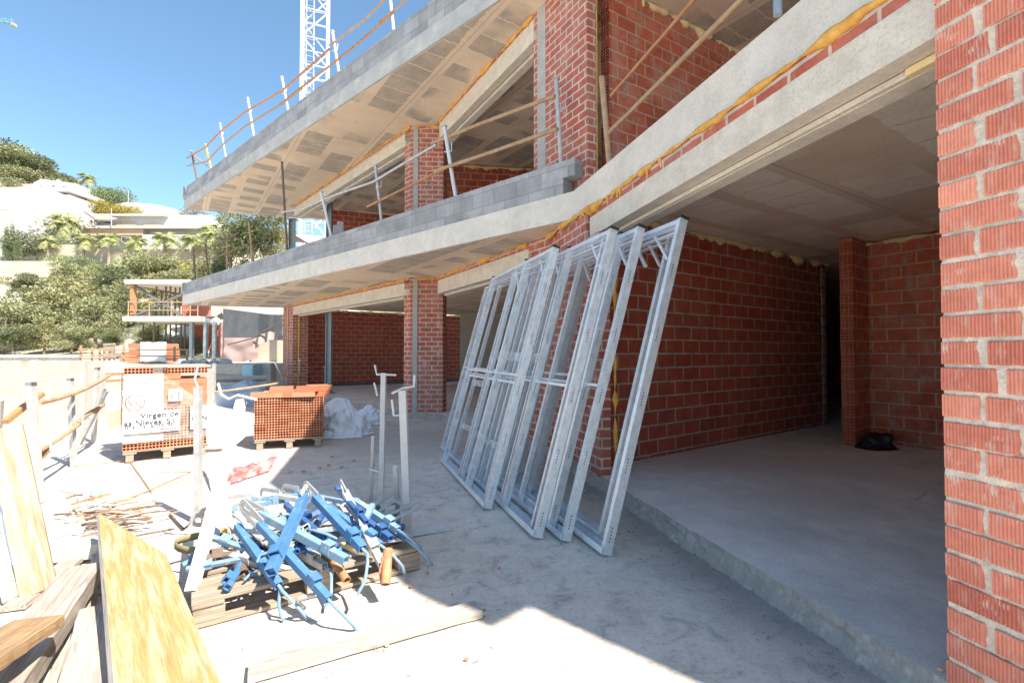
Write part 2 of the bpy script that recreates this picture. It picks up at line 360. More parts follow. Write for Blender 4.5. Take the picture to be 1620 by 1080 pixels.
    # cloth, plastic
    def cloth(name,c1,c2,rough=.7,tr=0):
        t=NT(name); ob=t.mapping('Object'); n=t.noise(ob,7,5,.65); t.bump(n,.25,.008); return t.done(t.ramp(n,[(.35,c1),(.65,c2)]),rough)
    M['sack']=cloth('white_woven_sack',(.60,.62,.66),(.78,.79,.81),.6)
    M['redbag']=cloth('red_plastic_bag',(.52,.05,.06),(.66,.33,.31),.5)
    M['tarp']=cloth('dusty_pink_tarp',(.30,.215,.205),(.34,.25,.235),.85)
    M['tarpdark']=cloth('brown_blanket',(.34,.27,.25),(.40,.325,.30),.85)
    M['blackbag']=cloth('black_bag',(.006,.006,.007),(.014,.014,.015),.5)
    M['bluetub']=cloth('blue_plastic',(.25,.48,.62),(.36,.58,.70),.6)
    M['bluecover']=cloth('grey_blue_cover',(.24,.32,.42),(.32,.40,.50),.7)
    M['print']=cloth('black_print',(.03,.03,.035),(.05,.05,.055),.6)
    M['printgrey']=cloth('grey_print',(.25,.25,.26),(.30,.30,.31),.6)
    M['printpanel']=cloth('white_print_panel',(.80,.80,.81),(.86,.86,.87),.35)
    def film(name,colr,alpha_lo,alpha_hi,sc,rough=.25):
        t=NT(name); ob=t.mapping('Object'); n=t.noise(ob,sc,6,.65,dist=1.0)
        t.b.inputs['Base Color'].default_value=(*colr,1); t.b.inputs['Roughness'].default_value=rough
        tr=t.n('ShaderNodeBsdfTransparent'); mx=t.n('ShaderNodeMixShader'); t.l(t.ramp(n,[(.32,gray(alpha_lo)),(.68,gray(alpha_hi))]),mx.inputs[0])
        t.l(tr.outputs[0],mx.inputs[1]); t.l(t.b.outputs[0],mx.inputs[2]); t.l(mx.outputs[0],t.out.inputs[0]); t.bump(n,.7,.02); return t.m
    M['film']=film('wrapping_film',(.84,.80,.78),.30,.78,3.2)
    M['filmthin']=film('torn_film',(.84,.78,.74),.03,.30,4.5)
    M['filmwhite']=film('milky_film',(.82,.80,.80),.80,.97,5)
    M['filmgrey']=film('stretched_grey_film',(.30,.255,.235),.62,.92,5)
    M['filmclear']=film('clear_stretch_film',(.80,.82,.90),.12,.6,18)
    # glass, plants
    t=NT('window_glass'); M['glass']=t.done((.05,.055,.06),.35,0,.3)
    t=NT('blue_window'); M['blueglass']=t.done((.10,.16,.32),.2,0,.6)
    M['salmon']=concrete_mat('salmon_render',(.62,.40,.27),(.52,.33,.22),1,.1,src='Object')
    M['roofbrown']=concrete_mat('brown_roof',(.40,.31,.25),(.30,.23,.18),2,.3,src='Object')
    def leaf(name,c1,c2,c3,trans=.25):
        t=NT(name); g=t.n('ShaderNodeNewGeometry'); ob=t.mapping('Object'); n=t.noise(ob,.7,4,.6)
        f=t.math('ADD',t.math('MULTIPLY',g.outputs['Random Per Island'],.5),t.math('MULTIPLY',n,.5))
        c=t.ramp(f,[(.22,c1),(.48,c2),(.74,c3)]); t.l(c,t.b.inputs['Base Color']); t.b.inputs['Roughness'].default_value=.65
        tl=t.n('ShaderNodeBsdfTranslucent'); t.l(c,tl.inputs[0]); mx=t.n('ShaderNodeMixShader'); mx.inputs[0].default_value=trans
        t.l(t.b.outputs[0],mx.inputs[1]); t.l(tl.outputs[0],mx.inputs[2]); t.l(mx.outputs[0],t.out.inputs[0]); return t.m
    M['pine']=leaf('pine_needles',(.09,.105,.04),(.24,.25,.11),(.42,.41,.22))
    M['pinedark']=leaf('dark_pine_needles',(.05,.065,.028),(.13,.15,.065),(.23,.25,.12))
    M['pineyel']=leaf('yellowish_needles',(.11,.12,.04),(.28,.27,.11),(.46,.42,.21))
    M['cypress']=leaf('cypress_leaves',(.09,.13,.06),(.16,.21,.10),(.24,.28,.14))
    M['bush']=leaf('bush_leaves',(.13,.17,.05),(.22,.28,.09),(.32,.37,.15))
    M['greybush']=leaf('grey_scrub_leaves',(.12,.13,.085),(.21,.21,.15),(.32,.30,.22))
    M['yellowbush']=leaf('yellow_flowering_leaves',(.14,.15,.03),(.34,.28,.05),(.50,.38,.07))
    M['palm']=leaf('palm_fronds',(.18,.22,.07),(.34,.37,.14),(.50,.48,.23))
    M['bark']=concrete_mat('tree_bark',(.30,.24,.18),(.17,.13,.10),3,.8,src='Object',fine=12)
    M['palmbark']=concrete_mat('palm_bark',(.42,.34,.25),(.26,.20,.14),3,.8,src='Object',fine=12)
build_mats()
# ================================================================ the house under construction
Lc=V((-10.99,16.0)); K=V((.73,5.63)); P1=V((1.79,1.78)); P2=V((3.82,-.555)); P3=V((4.03,-.345)); P4=V((9.2,-4.9))
BD=V((-.749,.663)); GD=V((-.2425,.970)); W1D=V((-.669,.743)); W2D=V((.502,-.865)); ID=V((.82,.572))
PA=V((-1.48,9.8)); PW1=V((-2.13,10.05))
BANG=math.atan2(.572,.82)
def Gl(Y): return V((2.1175-.25*Y, Y))
def lerp2(a,b,t): return (a[0]+(b[0]-a[0])*t, a[1]+(b[1]-a[1])*t)

house=thing('unfinished_house','two storey villa under construction with red brick walls and bare concrete slabs','house',(2,10,0))
def hp(name,mb,mat,uvang=0,bevel=0,parent=None,label=None):
    o=mb.build(name,mat,parent or house,uvang=uvang,bevel=bevel)
    if label: o['label']=label
    return o

# --- roof slab, its soffit and the block parapet on its edge
ZR=6.16; ZF=2.94
back=[(15,-2),(15,20),(4.5,22.5),(.6,19.6)]
roofpoly=[tuple(p) for p in (Lc,K,P1,P2,P3,P4)]+back
m=MB(); m.prism(roofpoly,ZR,ZR+.30); hp('roof_slab',m,M['edge'])
def inset(poly,c,k): return [ (p[0]+(c[0]-p[0])*k, p[1]+(c[1]-p[1])*k) for p in poly]
m=MB(); m.prism([(p[0]+.02,p[1]+.03) for p in roofpoly],ZR-.006,ZR-.002); hp('roof_soffit',m,M['soffit'],BANG)
m=MB()
for a,b in ((Lc,K),(K,P1),(P1,P2)):
    a=V((a[0],a[1]));b=V((b[0],b[1])); m.wall(a+(b-a).normalized()*.0,b,.2,ZR+.302,ZR+.70)
m.wall(V((-9.2,16.55)),Lc+V((.02,.006)),.2,ZR+.302,ZR+.70)
hp('roof_parapet',m,M['block'])

# --- first floor slab with balcony, soffit and low block parapet
P1b=V((1.86,1.45)); P4b=V((9.0,-4.9))
flpoly=[tuple(p) for p in (Lc,K,P1b,P4b)]+back
m=MB(); m.prism(flpoly,ZF,ZF+.33); hp('balcony_slab',m,M['edgew'])
m=MB(); m.prism([tuple(p) for p in (Lc+V((.03,.02)),K+V((0.02,.03)))]+[tuple(PA+V((1.98,-3.38))),(.53,6.4),tuple(PA),tuple(PW1),tuple(PW1+W1D*8),(-6.6,17.3)],ZF-.006,ZF-.002); hp('balcony_soffit',m,M['soffit'],BANG)
n_=V((.663,.749))
m=MB(); a=Lc+n_*.02; b=K+n_*.02; m.wall(a,b-(b-a).normalized()*.17,.2,ZF+.332,ZF+.532); m.wall(a,b,.2,ZF+.534,ZF+.735)
m.wall(Lc+V((2.9,.9)),Lc+V((.03,.02)),.2,ZF+.332,ZF+.735)
hp('balcony_parapet',m,M['block'])

# --- facade runs: brick strip, lintel, foam
def foam_line(name,p0,p1,z,r=.025,droop=.03,n=None,seed=0,mat='foam',parent=None):
    rnd=random.Random(seed); p0=V((p0[0],p0[1],z)); p1=V((p1[0],p1[1],z)); L=(p1-p0).length; n=n or int(L/.05)
    m=MB(); pts=[];rs=[]
    for i in range(n+1):
        t=i/n; q=p0.lerp(p1,t); k=noise.noise(V((t*L*3.1,seed,0)))+.6*noise.noise(V((t*L*9,seed,3)))
        q.z+=-droop*max(0,k)+.006*rnd.uniform(-1,1); pts.append(q); k2=.75+1.5*k+.9*noise.noise(V((t*L*2.1,seed,8))); rs.append(max(.0015,r*1.35*k2))
    m.path(pts,r,7,0,None,rs)
    for i in range(int(L*1.6)):
        t=rnd.random(); q=p0.lerp(p1,t); dz=rnd.uniform(.03,.09); e=V((rnd.uniform(-.03,.03),rnd.uniform(-.04,.02),0))
        m.path([q+V((0,0,.01)),q+e*.5-V((0,0,dz*.5)),q+e-V((0,0,dz))],.02,6,0,None,[r*.9,r*.8,r*.35])
    return hp(name,m,M[mat],parent=parent)

def lintel_run(p0,p1,ztop,zb,off=0.0,brick=.085,seed=1,inner=True):
    d=(p1-p0).normalized()
    m=MB(); m.wall(p0,p1,.24,ztop-.008-brick,ztop-.008); hp('brick_strip',m,M['bsmall'])
    m=MB(); m.wall(p0,p1,.12,zb,ztop-.010-brick)
    if inner:
        n2=V((-d.y,d.x)); q0=p0+n2*.15; q1=p1+n2*.15; m.wall(q0,q1,.12,zb-.04,ztop-.010-brick)
    o=hp('lintel',m,M['lintel'],bevel=.006)
    e=V((d.y,-d.x))*.012
    foam_line('foam_bead',p0+e,p1+e,ztop-.022,.02,.03,seed=seed)
def lintel_dir(a,b): return (a,b)
# outward side is to the right of travel when walking a far-left -> near-right
W1far=PW1+W1D*7.45
for zt,zb,s in ((ZF,2.58,11),(ZR,5.80,31)):
    lintel_run(W1far,PW1+W1D*.02,zt,zb,seed=s)
W2end=PA+W2D*3.92
lintel_run(PA+W2D*(-.12),PA+W2D*3.42,ZF,2.58,seed=12)
lintel_run(PA+W2D*(-.05),PA+W2D*3.56,ZR,5.78,seed=32,brick=.06)
# garage lintel, from the jamb to the near pier, set 3 cm behind the slab face
g_off=V((.970,.2425))*.03
gj=Gl(4.95)+g_off; gp=Gl(1.845)+g_off
lintel_run(Gl(5.2)+g_off,gp,ZF,2.62,seed=13,brick=.10)
m=MB(); q=V((.970,.2425)); a=gj+q*.135; b=gp+q*.135; m.beam((*a,2.60),(*b,2.60),.03,.03); hp('lintel_infill',m,M['lintel'])
m=MB(); a=gp+q*.12-V((GD.x,GD.y))*.0; m.beam((*(a+GD*.004),2.598),(*(a+GD*.22),2.598),.032,.032); hp('foam_joint',m,M['foampale'])

# --- brick piers
def pier(name,poly,z0,z1,mat='bsmall',parent=None):
    m=MB(); m.prism([tuple(p) for p in poly],z0,z1); return hp(name,m,M[mat],parent=parent)
RET=V((.865,.502))   # return direction behind the W2 wall
pa0=PW1+W1D*.26
for z0,z1 in ((.10,ZF-.007),(ZF+.33,ZR-.007)):
    poly=[pa0,PW1,PW1+V((.68,.02)),PW1+V((.72,.30)),PW1+V((.2,.6)),pa0+V((.15,.35))]
    o=pier('brick_pillar',poly,z0,z1)
    m=MB(); c=PW1+V((.10,.0)); m.box((c.x,c.y-.002,(z0+z1)/2),(.10,.02,z1-z0-.02)); hp('cement_strip',m,M['column'],parent=o)
    foam_line('foam_bead',PW1+V((.12,-.02)),PW1+V((.68,.0)),z1-.02,.03,.04,seed=int(z1*10),parent=o)
# far pillar at the end of the first run
fp=PW1+W1D*7.45
for z0,z1 in ((.05,ZF-.007),):
    o=pier('brick_pillar',[fp,fp+W1D*.42,fp+W1D*.42+V((.36,.32)),fp+V((.36,.32))],z0,z1)
    pier('cement_strip',[fp+W1D*.42+V((-.02,-.02)),fp+W1D*.50+V((-.02,-.02)),fp+W1D*.50+V((.3,.3)),fp+W1D*.42+V((.3,.3))],z0+.01,z1-.01,'column',o)
    pier('brick_leaf',[fp+W1D*.51,fp+W1D*1.0,fp+W1D*1.0+V((.2,.2)),fp+W1D*.51+V((.2,.2))],z0,z1,'blargesm',o)
    q=fp+V((.05,.03)); m=MB(); m.beam((q.x+.1,q.y+.09,z0),(q.x+.1,q.y+.09,2.5),.05,.04,(1,0,0)); hp('foam_joint',m,M['foam'],parent=o)
# corner between second run and garage front, ground floor
W2j=PA+W2D*3.42
jam=Gl(4.90)
cz=V((.970,.2425))
poly=[W2j,W2end,Gl(6.3),jam,jam+cz*.12,Gl(6.2)+cz*.14,W2end+V((.14,.22)),W2j+V((.25,.14))]
m=MB()
m.wall(W2j,W2end+W2D*.04,.24,.10,ZF-.007); m.wall(W2end+W2D*.05,jam,.12,.0,2.61); m.wall(W2end+W2D*.05,Gl(5.22),.12,2.612,ZF-.007)
hp('corner_brickwork',m,M['bsmall'])
foam_line('foam_bead',W2end+V((-.02,-.02)),Gl(5.1)-cz*.02,ZF-.03,.03,.05,seed=5)
# cavity insulation seen at the jamb
m=MB(); pts=[];rs=[]
for i in range(26):
    z=.15+i*.093; k=noise.noise(V((i*.7,3,1))); c=jam+cz*.19+V((-.02,-.02)); pts.append((c.x+.015*k,c.y,z)); rs.append(max(.002,.016+.06*k))
m.path(pts,.03,7,0,None,rs); hp('cavity_foam',m,M['foam'])

# upstairs pier between balcony window and the open terrace
u0=PA+W2D*3.56; u1=PA+W2D*4.75
m=MB(); m.wall(u0,u1,.13,ZF+.33,ZR-.007); o=hp('upper_brick_pier',m,M['bsmall'])
a=PA+W2D*3.66-V((.865,.502))*.006; b=PA+W2D*3.86-V((.865,.502))*.006
m=MB(); m.wall(a,b,.05,ZF+.335,ZR-.01); hp('cement_strip',m,M['column'],parent=o)
m=MB(); pts=[]
for i in range(40):
    z=ZF+.36+i*.071; c=u1+V((.125,.095)); pts.append((c.x+.006*noise.noise(V((i*.9,0,2))),c.y,z))
m.path(pts,.014,6); hp('foam_joint',m,M['foam'],parent=o)

# --- upper interior wall with open brick ends
def hollow_column(o2,du,dn,w,z0,z1,course,nx,nz,name='hollow_brick_end',parent=None,mat='redclay',depth=.3,back=None):
    o=V((o2[0],o2[1],0)); du=V((du[0],du[1],0)).normalized(); dn=V((dn[0],dn[1],0)).normalized()
    m=MB(); z=z0; k=0
    while z<z1-.02:
        h=min(course-.012,z1-z); jog=.006*((k*7)%3-1)
        m.hollow(o+V((0,0,z))+dn*jog,du,(0,0,1),dn,nx,nz,w/nx,h/nz,.006,.10); z+=course; k+=1
    # mortar and body behind
    c=o+du*w/2-dn*(depth/2+.012); rot=Matrix((du,dn,V((0,0,1)))).transposed()
    m.box((c.x,c.y,(z0+z1)/2),(w-.004,depth,z1-z0),rot,2)
    return hp(name,m,[M[mat],M['holes'],M['blarge']],parent=parent)
E1=V((1.24,6.08)); UD=V((.85,.526)); EN=V((-.526,.85))
m=MB(); m.wall(E1+UD*.05,E1+UD*14,.14,ZF+.33,ZR-.05); o=hp('upper_room_wall',m,M['blargesm'])
hollow_column(E1+EN*.14,-EN,-UD,.14,ZF+.335,ZR-.05,.17,3,4,parent=o,depth=.05)
foam_line('foam_bead',E1+UD*.1-EN*.01,E1+UD*4.5-EN*.01,ZR-.03,.03,.06,seed=41,mat='foampale',parent=o)
# --- upstairs rooms seen through the openings
m=MB()
m.wall((-6.0,15.9),(-1.9,17.3),.14,ZF+.33,ZR-.05); hp('upper_room_wall',m,M['blarge'])
m=MB(); m.wall((-1.7,12.1),(3.0,12.7),.14,ZF+.33,ZR-.05); o=hp('upper_room_wall',m,M['blarge'])
foam_line('foam_bead',(-1.7,12.07),(3.0,12.67),ZR-.06,.03,.05,seed=44,mat='foampale',parent=o)
m=MB(); m.wall((-.35,10.6),(.95,10.9),.14,ZF+.33,5.15); o=hp('parapet_wall',m,M['blarge']); foam_line('foam_bead',(-.35,10.58),(.95,10.88),5.16,.035,.06,seed=45,mat='foampale',parent=o)
m=MB(); m.wall((-1.0,15.5),(14,15.5),.14,ZF+.33,ZR-.008); m.wall((14.6,-3),(14.6,18),.14,.1,ZR-.008); m.wall((14.4,19.6),(4.6,21.9),.14,.1,ZR-.008); m.wall((4.4,22.2),(-1.9,17.6),.14,ZF+.34,ZR-.008)
hp('rear_wall',m,M['blarge'])
m=MB(); m.wall(P3+V((.5,.4)),P4+V((.2,.4)),.15,ZF+.335,ZR-.008); hp('side_wall',m,M['bsmall'])

# --- garage: inner leaf, back walls, passage
i0=V((1.045,5.30)); i1=i0+ID*5.45
m=MB(); m.wall(i0,i1,.14,.122,ZF-.03); o=hp('garage_wall',m,M['blarge'])
foam_line('foam_bead',i0-V((-.57,.82))*.0+V((.02,-.02)),i1+V((.02,-.02)),ZF-.035,.03,.05,seed=51,mat='foampale',parent=o)
c=i1-ID*.16+V((.01,-.012)); m=MB(); 
for k in range(16):
    z=.2+k*.17; w=.06+.05*noise.noise(V((k*1.3,0,5)))
    m.beam((c.x-ID.x*w,c.y-ID.y*w,z),(c.x+ID.x*w,c.y+ID.y*w,z),.012,.15+.04*noise.noise(V((k,2,0))))
hp('mortar_smear',m,M['column'],parent=o)
h0=V((4.56,6.42)); h1=h0+V((.80,.60))*.60; hr=h1+V((.545,-.84))*6.6
m=MB(); m.wall(h0+V((.80,.60))*.012,h1,.14,.122,ZF-.03); m.wall(h1,hr,.14,.122,ZF-.03); o=hp('garage_wall',m,M['blargesm'])
hollow_column(h0+V((-.60,.80))*.145,(.60,-.80),(-.80,-.60),.15,.125,ZF-.03,.17,3,4,parent=o,depth=.02)
foam_line('foam_bead',h1+V((-.03,0)),h1+V((.545,-.84))*3.0+V((-.03,0)),ZF-.05,.03,.05,seed=53,mat='foampale',parent=o)
m=MB(); m.wall((6.4,14.6),(10.5,13.4),.14,.122,ZF-.01); hp('passage_wall',m,M['blarge'])
m=MB(); m.wall((10.4,13.4),(6.2,7.4),.14,.122,ZF-.01); hp('passage_wall',m,M['blarge'])
m=MB(); m.wall((6.1,7.5),h1+V((.12,.12)),.14,.122,ZF-.01); hp('passage_wall',m,M['blarge'])
m=MB(); m.wall(hr,(8.6,-3.9),.14,.122,ZF-.01); hp('passage_wall',m,M['blarge'])
# near side wall that turns away behind the pier
m=MB(); m.wall(V((1.925,1.40)),V((8.1,-3.98)),.24,0,ZF-.007); hp('side_wall',m,M['bsmall'])
# --- ground floor rooms on the left
m=MB(); m.wall((-7.75,17.15),(-1.2,21.3),.14,.16,ZF-.02); o=hp('living_room_wall',m,M['blarge'])
m=MB(); m.wall((-7.70,17.11),(-1.2,21.22),.04,.105,.23); hp('damp_course',m,M['dark'],parent=o)
foam_line('foam_bead',(-7.3,17.38),(-1.2,21.24),ZF-.03,.03,.04,seed=61,mat='foampale',parent=o)
m=MB(); m.wall((-2.05,18.9),(4.5,18.9),.14,.122,ZF-.01); hp('plaster_wall',m,M['plaster'])
m=MB(); m.wall((.45,9.2),(2.3,13.6),.14,.122,ZF-.02); hp('partition_wall',m,M['blarge'])
m=MB(); m.wall(i1+V((.0,.16)),V((6.5,14.6)),.14,.122,ZF-.02); hp('partition_wall',m,M['blarge'])
# --- floor slab of the house
fl=[(-8.0,16.5),tuple(PW1+W1D*.2),tuple(PW1),tuple(PA),tuple(W2end),tuple(Gl(5.0)),tuple(Gl(3.0)),tuple(Gl(1.55)),(8.3,-4.4),(14.7,-3),(14.7,20),(-1,23.5),(-8.2,17.2)]
m=MB()
# broken front edge along the garage
edge=[]
for i in range(140):
    y=5.0-3.45*i/139; k=.024*noise.noise(V((y*3,0,0)))+.016*noise.noise(V((y*13,1,0)))+.01*max(0,noise.noise(V((y*31,2,0)))); edge.append((2.1175-.25*y+k,y))
fl2=fl[:5]+edge+fl[8:]
n_=len(fl2); vs=[(p[0],p[1],.12) for p in fl2]
m.add(vs,[tuple(range(n_))],0)
# rough vertical step with crumbled lip
rows=5; 
for k in range(n_):
    a=fl2[k]; b_=fl2[(k+1)%n_]
    ring=[]
    for r in range(rows+1):
        for p in (a,b_):
            z=.12-.14*r/rows; q=V((p[0],p[1],z)); kx=.018*noise.noise(V((p[0]*9,p[1]*9,r*1.3)))+.055*(r/rows)**2
            w_=0 if r==0 else 1
            ring.append((q.x-.970*(kx+.004)*w_,q.y-.2425*(kx+.004)*w_,z-(.006 if r==1 else 0)))
    m.add(ring,[(2*r,2*r+1,2*r+3,2*r+2) for r in range(rows)],1,False)
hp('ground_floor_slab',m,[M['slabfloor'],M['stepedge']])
CANG=math.atan2(.84,-.54)
m=MB(); gl=[tuple(Gl(1.95)+V((.970,.2425))*.32),tuple(Gl(4.9)+V((.970,.2425))*.32),(1.15,5.5),tuple(i1),(6.4,14.5),(10.3,13.3),(9.0,-3.0),(2.5,1.45)]
m.prism(gl,ZF-.006,ZF-.002); hp('garage_ceiling',m,M['ceil'],CANG)
m=MB(); gl=[tuple(PW1+V((.40,.45))),tuple(PA+W2D*.3+V((.3,.2))),tuple(W2end+V((.34,.34))),(2.2,13.4),(2.2,18.7),(-1.2,21.0),(-7.2,17.0),tuple(W1far+V((.5,.45)))]
m.prism(gl,ZF-.006,ZF-.002); hp('living_room_ceiling',m,M['ceil'],BANG)
# steel posts
def steel_post(x,y,z0,z1,w=.11):
    m=MB(); m.box((x,y,(z0+z1)/2),(w,w*.35,z1-z0)); m.box((x-w*.42,y-w*.35,(z0+z1)/2),(w*.12,w*.5,z1-z0)); m.box((x+w*.42,y-w*.35,(z0+z1)/2),(w*.12,w*.5,z1-z0))
    m.box((x,y,z0+.01),(w*1.8,w*1.6,.02)); m.box((x,y,z1-.012),(w*1.8,w*1.6,.018)); return hp('steel_post',m,M['steelpost'])
steel_post(-5.55,14.6,.12,ZF-.01,.17); steel_post(-5.75,14.95,.12,.95,.12)
steel_post(xat(461,17.2),17.2,ZF+.33,ZR-.01,.2); steel_post(xat(520,14.9),14.9,ZF+.33,ZR-.01,.17); steel_post(xat(497,21),20.3,ZF+.33,ZR-.01,.18)
m=MB(); m.beam((xat(450,17.4),17.4,5.55),(-3.0,21.2,5.55),.2,.22); hp('edge_beam',m,M['lintel'])

# --- near pier: every ribbed brick modelled, real mortar between
def ribbed_pier():
    rnd=random.Random(3); m=MB(); tones=[]
    o=Gl(1.852); d=-V((GD.x,GD.y)); nrm=V((-.970,-.2425)); L=.40; H=ZF-.01
    def brick(s0,s1,z0,z1,tone):
        # ribbed front profile: grooves run vertically
        nr=max(2,int((s1-s0)/.0115)); pts=[(s0,-.004),(s0+.003,.004)]
        w=(s1-s0-.006)/nr; jut=rnd.uniform(-.003,.003)
        for i in range(nr):
            a=s0+.003+w*i; pts+=[(a+w*.12,.004),(a+w*.30,.0085),(a+w*.72,.0085),(a+w*.90,.004)]
        pts+=[(s1-.003,.004),(s1,-.004)]
        zz=[z0,z0+.004,z1-.004,z1]; of=[-.004,0,0,-.004]; vs=[]
        for zk,ok in zip(zz,of):
            for (sx,dn) in pts:
                p=o+d*sx+nrm*(dn+ok+jut); vs.append((p.x,p.y,zk))
        n=len(pts); fs=[]
        for r in range(3):
            for i in range(n-1): fs.append((r*n+i,r*n+i+1,(r+1)*n+i+1,(r+1)*n+i))
        b0=len(m.f); m.add(vs,fs,0); tones.extend([tone]*(len(m.f)-b0))
        # body behind
        b0=len(m.f); c=o+d*((s0+s1)/2)-nrm*.115; rot=Matrix((V((d.x,d.y,0)),V((nrm.x,nrm.y,0)),V((0,0,1)))).transposed()
        m.box((c.x,c.y,(z0+z1)/2),(s1-s0,.224,z1-z0-.002),rot,0); tones.extend([tone]*(len(m.f)-b0))
    z=0.125; k=0
    while z<H-.03:
        z1=min(z+.084+rnd.uniform(-.003,.003),H); j=rnd.uniform(-.004,.004)
        starts=[0.0]; 
        cuts=[.118+rnd.uniform(-.006,.012),.37] if k%2==0 else [.242+rnd.uniform(-.008,.012)]
        if rnd.random()<.2 and k%2: cuts=[.175,.4]
        prev=0.0
        for c in cuts+[L]:
            if c-prev<.05: continue
            s1=min(c,L); t=rnd.gauss(0,.5)
            tone=(.72+.14*t,.255+.09*t,.17+.06*t)
            brick(prev+(rnd.uniform(-.003,.003) if prev==0 else .016+rnd.uniform(-.005,.016)),s1,z+j,z1+j,tone); prev=s1
        z+=.1; k+=1
    o2=m.build('near_brick_pier',M['ribbed'],house); me=o2.data; ca=me.color_attributes.new('tone','FLOAT_COLOR','CORNER')
    for p in me.polygons:
        for li in p.loop_indices: ca.data[li].color=(*tones[p.index],1)
    # mortar core with a rough squeezed-out face
    m2=MB(); nu,nz=34,300; vs=[]; 
    for r in range(nz+1):
        zz=.12+(H-.12)*r/nz
        for i in range(nu+1):
            sx=.006+(L-.012)*i/nu; dn=-.0012+.007*noise.noise(V((sx*35,zz*35,0)))+.008*noise.noise(V((sx*9,zz*14,4)))
            p=o+d*sx+nrm*dn; vs.append((p.x,p.y,zz))
    fs=[(r*(nu+1)+i,r*(nu+1)+i+1,(r+1)*(nu+1)+i+1,(r+1)*(nu+1)+i) for r in range(nz) for i in range(nu)]
    m2.add(vs,fs,0,True)
    c=o+d*(L/2)-nrm*.115; rot=Matrix((V((d.x,d.y,0)),V((nrm.x,nrm.y,0)),V((0,0,1)))).transposed()
    m2.box((c.x,c.y,(.12+H)/2),(L-.022,.21,H-.12),rot,0)
    m2.build('mortar',M['mortar'],o2)
ribbed_pier()
# ================================================================ terrace ground and things on it
def tri_noise(p,k): return noise.noise(V((p[0]*k,p[1]*k,0)))
m=MB()
# terrace sheet: fine in front, coarse behind; slight unevenness
nx,ny=90,90; vs=[]
xs=[-14+ (26.0)*i/nx for i in range(nx+1)]; ys=[-6+30*j/ny for j in range(ny+1)]
for y in ys:
    for x in xs: vs.append((x,y,-.006+.010*noise.noise(V((x*.9,y*.9,0)))+.004*noise.noise(V((x*4,y*4,2)))))
fs=[(j*(nx+1)+i,j*(nx+1)+i+1,(j+1)*(nx+1)+i+1,(j+1)*(nx+1)+i) for j in range(ny) for i in range(nx)]
m.add(vs,fs,0,True)
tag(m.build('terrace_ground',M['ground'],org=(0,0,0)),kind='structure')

# ---------------------------------------------------------------- galvanised door frames leaning on the brick corner
LV=V((.62,.23,2.33)); RD=V((-.33,.944,0)).normalized()
def metal_frame(b, ups, label, wid=2.0, H=2.42, braces=(.0,), mids=(1.12,1.19)):
    b=V((b[0],b[1],.0)); z=LV.normalized(); x=(RD-z*RD.dot(z)).normalized(); y=z.cross(x)
    t=thing('door_pocket_frame',label,'metal frame',b+V((0,0,.012)),'galvanised frames leaning on the brick corner')
    t.matrix_world=Matrix.Translation(b+V((0,0,.012)))@Matrix((x,y,z)).transposed().to_4x4()
    def part(name,mb,mat): 
        o=mb.build(name,mat,local=True); o.parent=t; return o
    for (s,w,d) in ups:
        m=MB(); h=H if d>.05 else H-.06
        # C channel: web towards the viewer, two flanges
        m.box((s,0,h/2),(.004,d,h)); 
        for sy in(-1,1):
            m.box((s+w/2,sy*(d/2-.002),h/2+.0),(w-.004,.004,h)); m.box((s+w-.002,sy*(d/2-.009),h/2),(.004,.014,h-.004))
        o=part('upright',m,M['galv'])
        if d>.05:
            m=MB(); zz=.09
            while zz<h-.05:
                n=5
                for q in range(n): m.box((s-.0035,.006,zz+q*.022),(.004,.006,.012))
                zz+=.47
            k=m.build('slot_row',M['slot'],local=True); k.parent=o
            m=MB(); m.box((s+w/2-.004,0,h+.010),(w+.012,d+.006,.020)); k=m.build('end_cap',M['blackcap'],local=True); k.parent=o
    # bottom channel with chamfered shoe
    m=MB(); m.box((wid/2,0,.004),(wid,.085,.005)); m.box((wid/2,-.0415,.028),(wid,.004,.045)); m.box((wid/2,.0415,.024),(wid,.004,.036))
    part('bottom_rail',m,M['galv'])
    m=MB(); m.add([(-.005,-.046,0),(.09,-.07,0),(.17,-.07,0),(.2,-.046,0),(-.005,-.046,.055),(.09,-.07,.05),(.17,-.07,.04),(.2,-.046,.04)],[(0,1,5,4),(1,2,6,5),(2,3,7,6),(4,5,6,7)],0)
    m.box((.16,-.085,.02),(.03,.04,.012)); part('shoe_plate',m,M['galv'])
    m=MB()
    for yy in (-.03,.03): m.box((wid/2,yy,H-.03),(wid-.04,.02,.035))
    m.box((wid/2,0,H-.10),(wid-.08,.03,.012)); part('top_rail',m,M['galv'])
    for zz in mids:
        m=MB(); m.box((wid/2,-.01 if zz==mids[0] else .02,zz),(wid-.04,.02,.022)); part('cross_rail',m,M['galv'])
    for s in braces:
        m=MB(); m.beam((s+.28,0,H-.05),(s+.03,.0,H-.30),.022,.02); part('brace',m,M['galv'])
    return t
big=(.038,.066)
metal_frame((-.34,5.06),[(0,.03,.045),(.12,.03,.045),(1.25,.03,.045),(1.9,.045,.075)],'rearmost galvanised steel frame at the far left end of the leaning row',1.95)
metal_frame((-.21,4.21),[(0,*big),(.09,.026,.04),(.70,*big),(.98,.03,.04),(1.08,.026,.04),(1.90,*big)],'front left galvanised steel frame wrapped with clear film near its foot',1.95,braces=(.05,.75))
metal_frame((.19,3.55),[(0,*big),(.10,.03,.045),(.76,*big),(.86,.026,.04),(1.30,.03,.04),(1.42,.026,.04),(1.9,*big)],'galvanised steel frame in the middle of the leaning row',1.95,braces=(.05,.8),mids=(1.14,))
metal_frame((.30,4.02),[(0,.03,.05),(.62,.03,.045),(1.2,.03,.045),(1.7,*big)],'galvanised steel frame half hidden behind the middle ones, nearest the brick corner',1.75,braces=(.3,),mids=(1.2,))
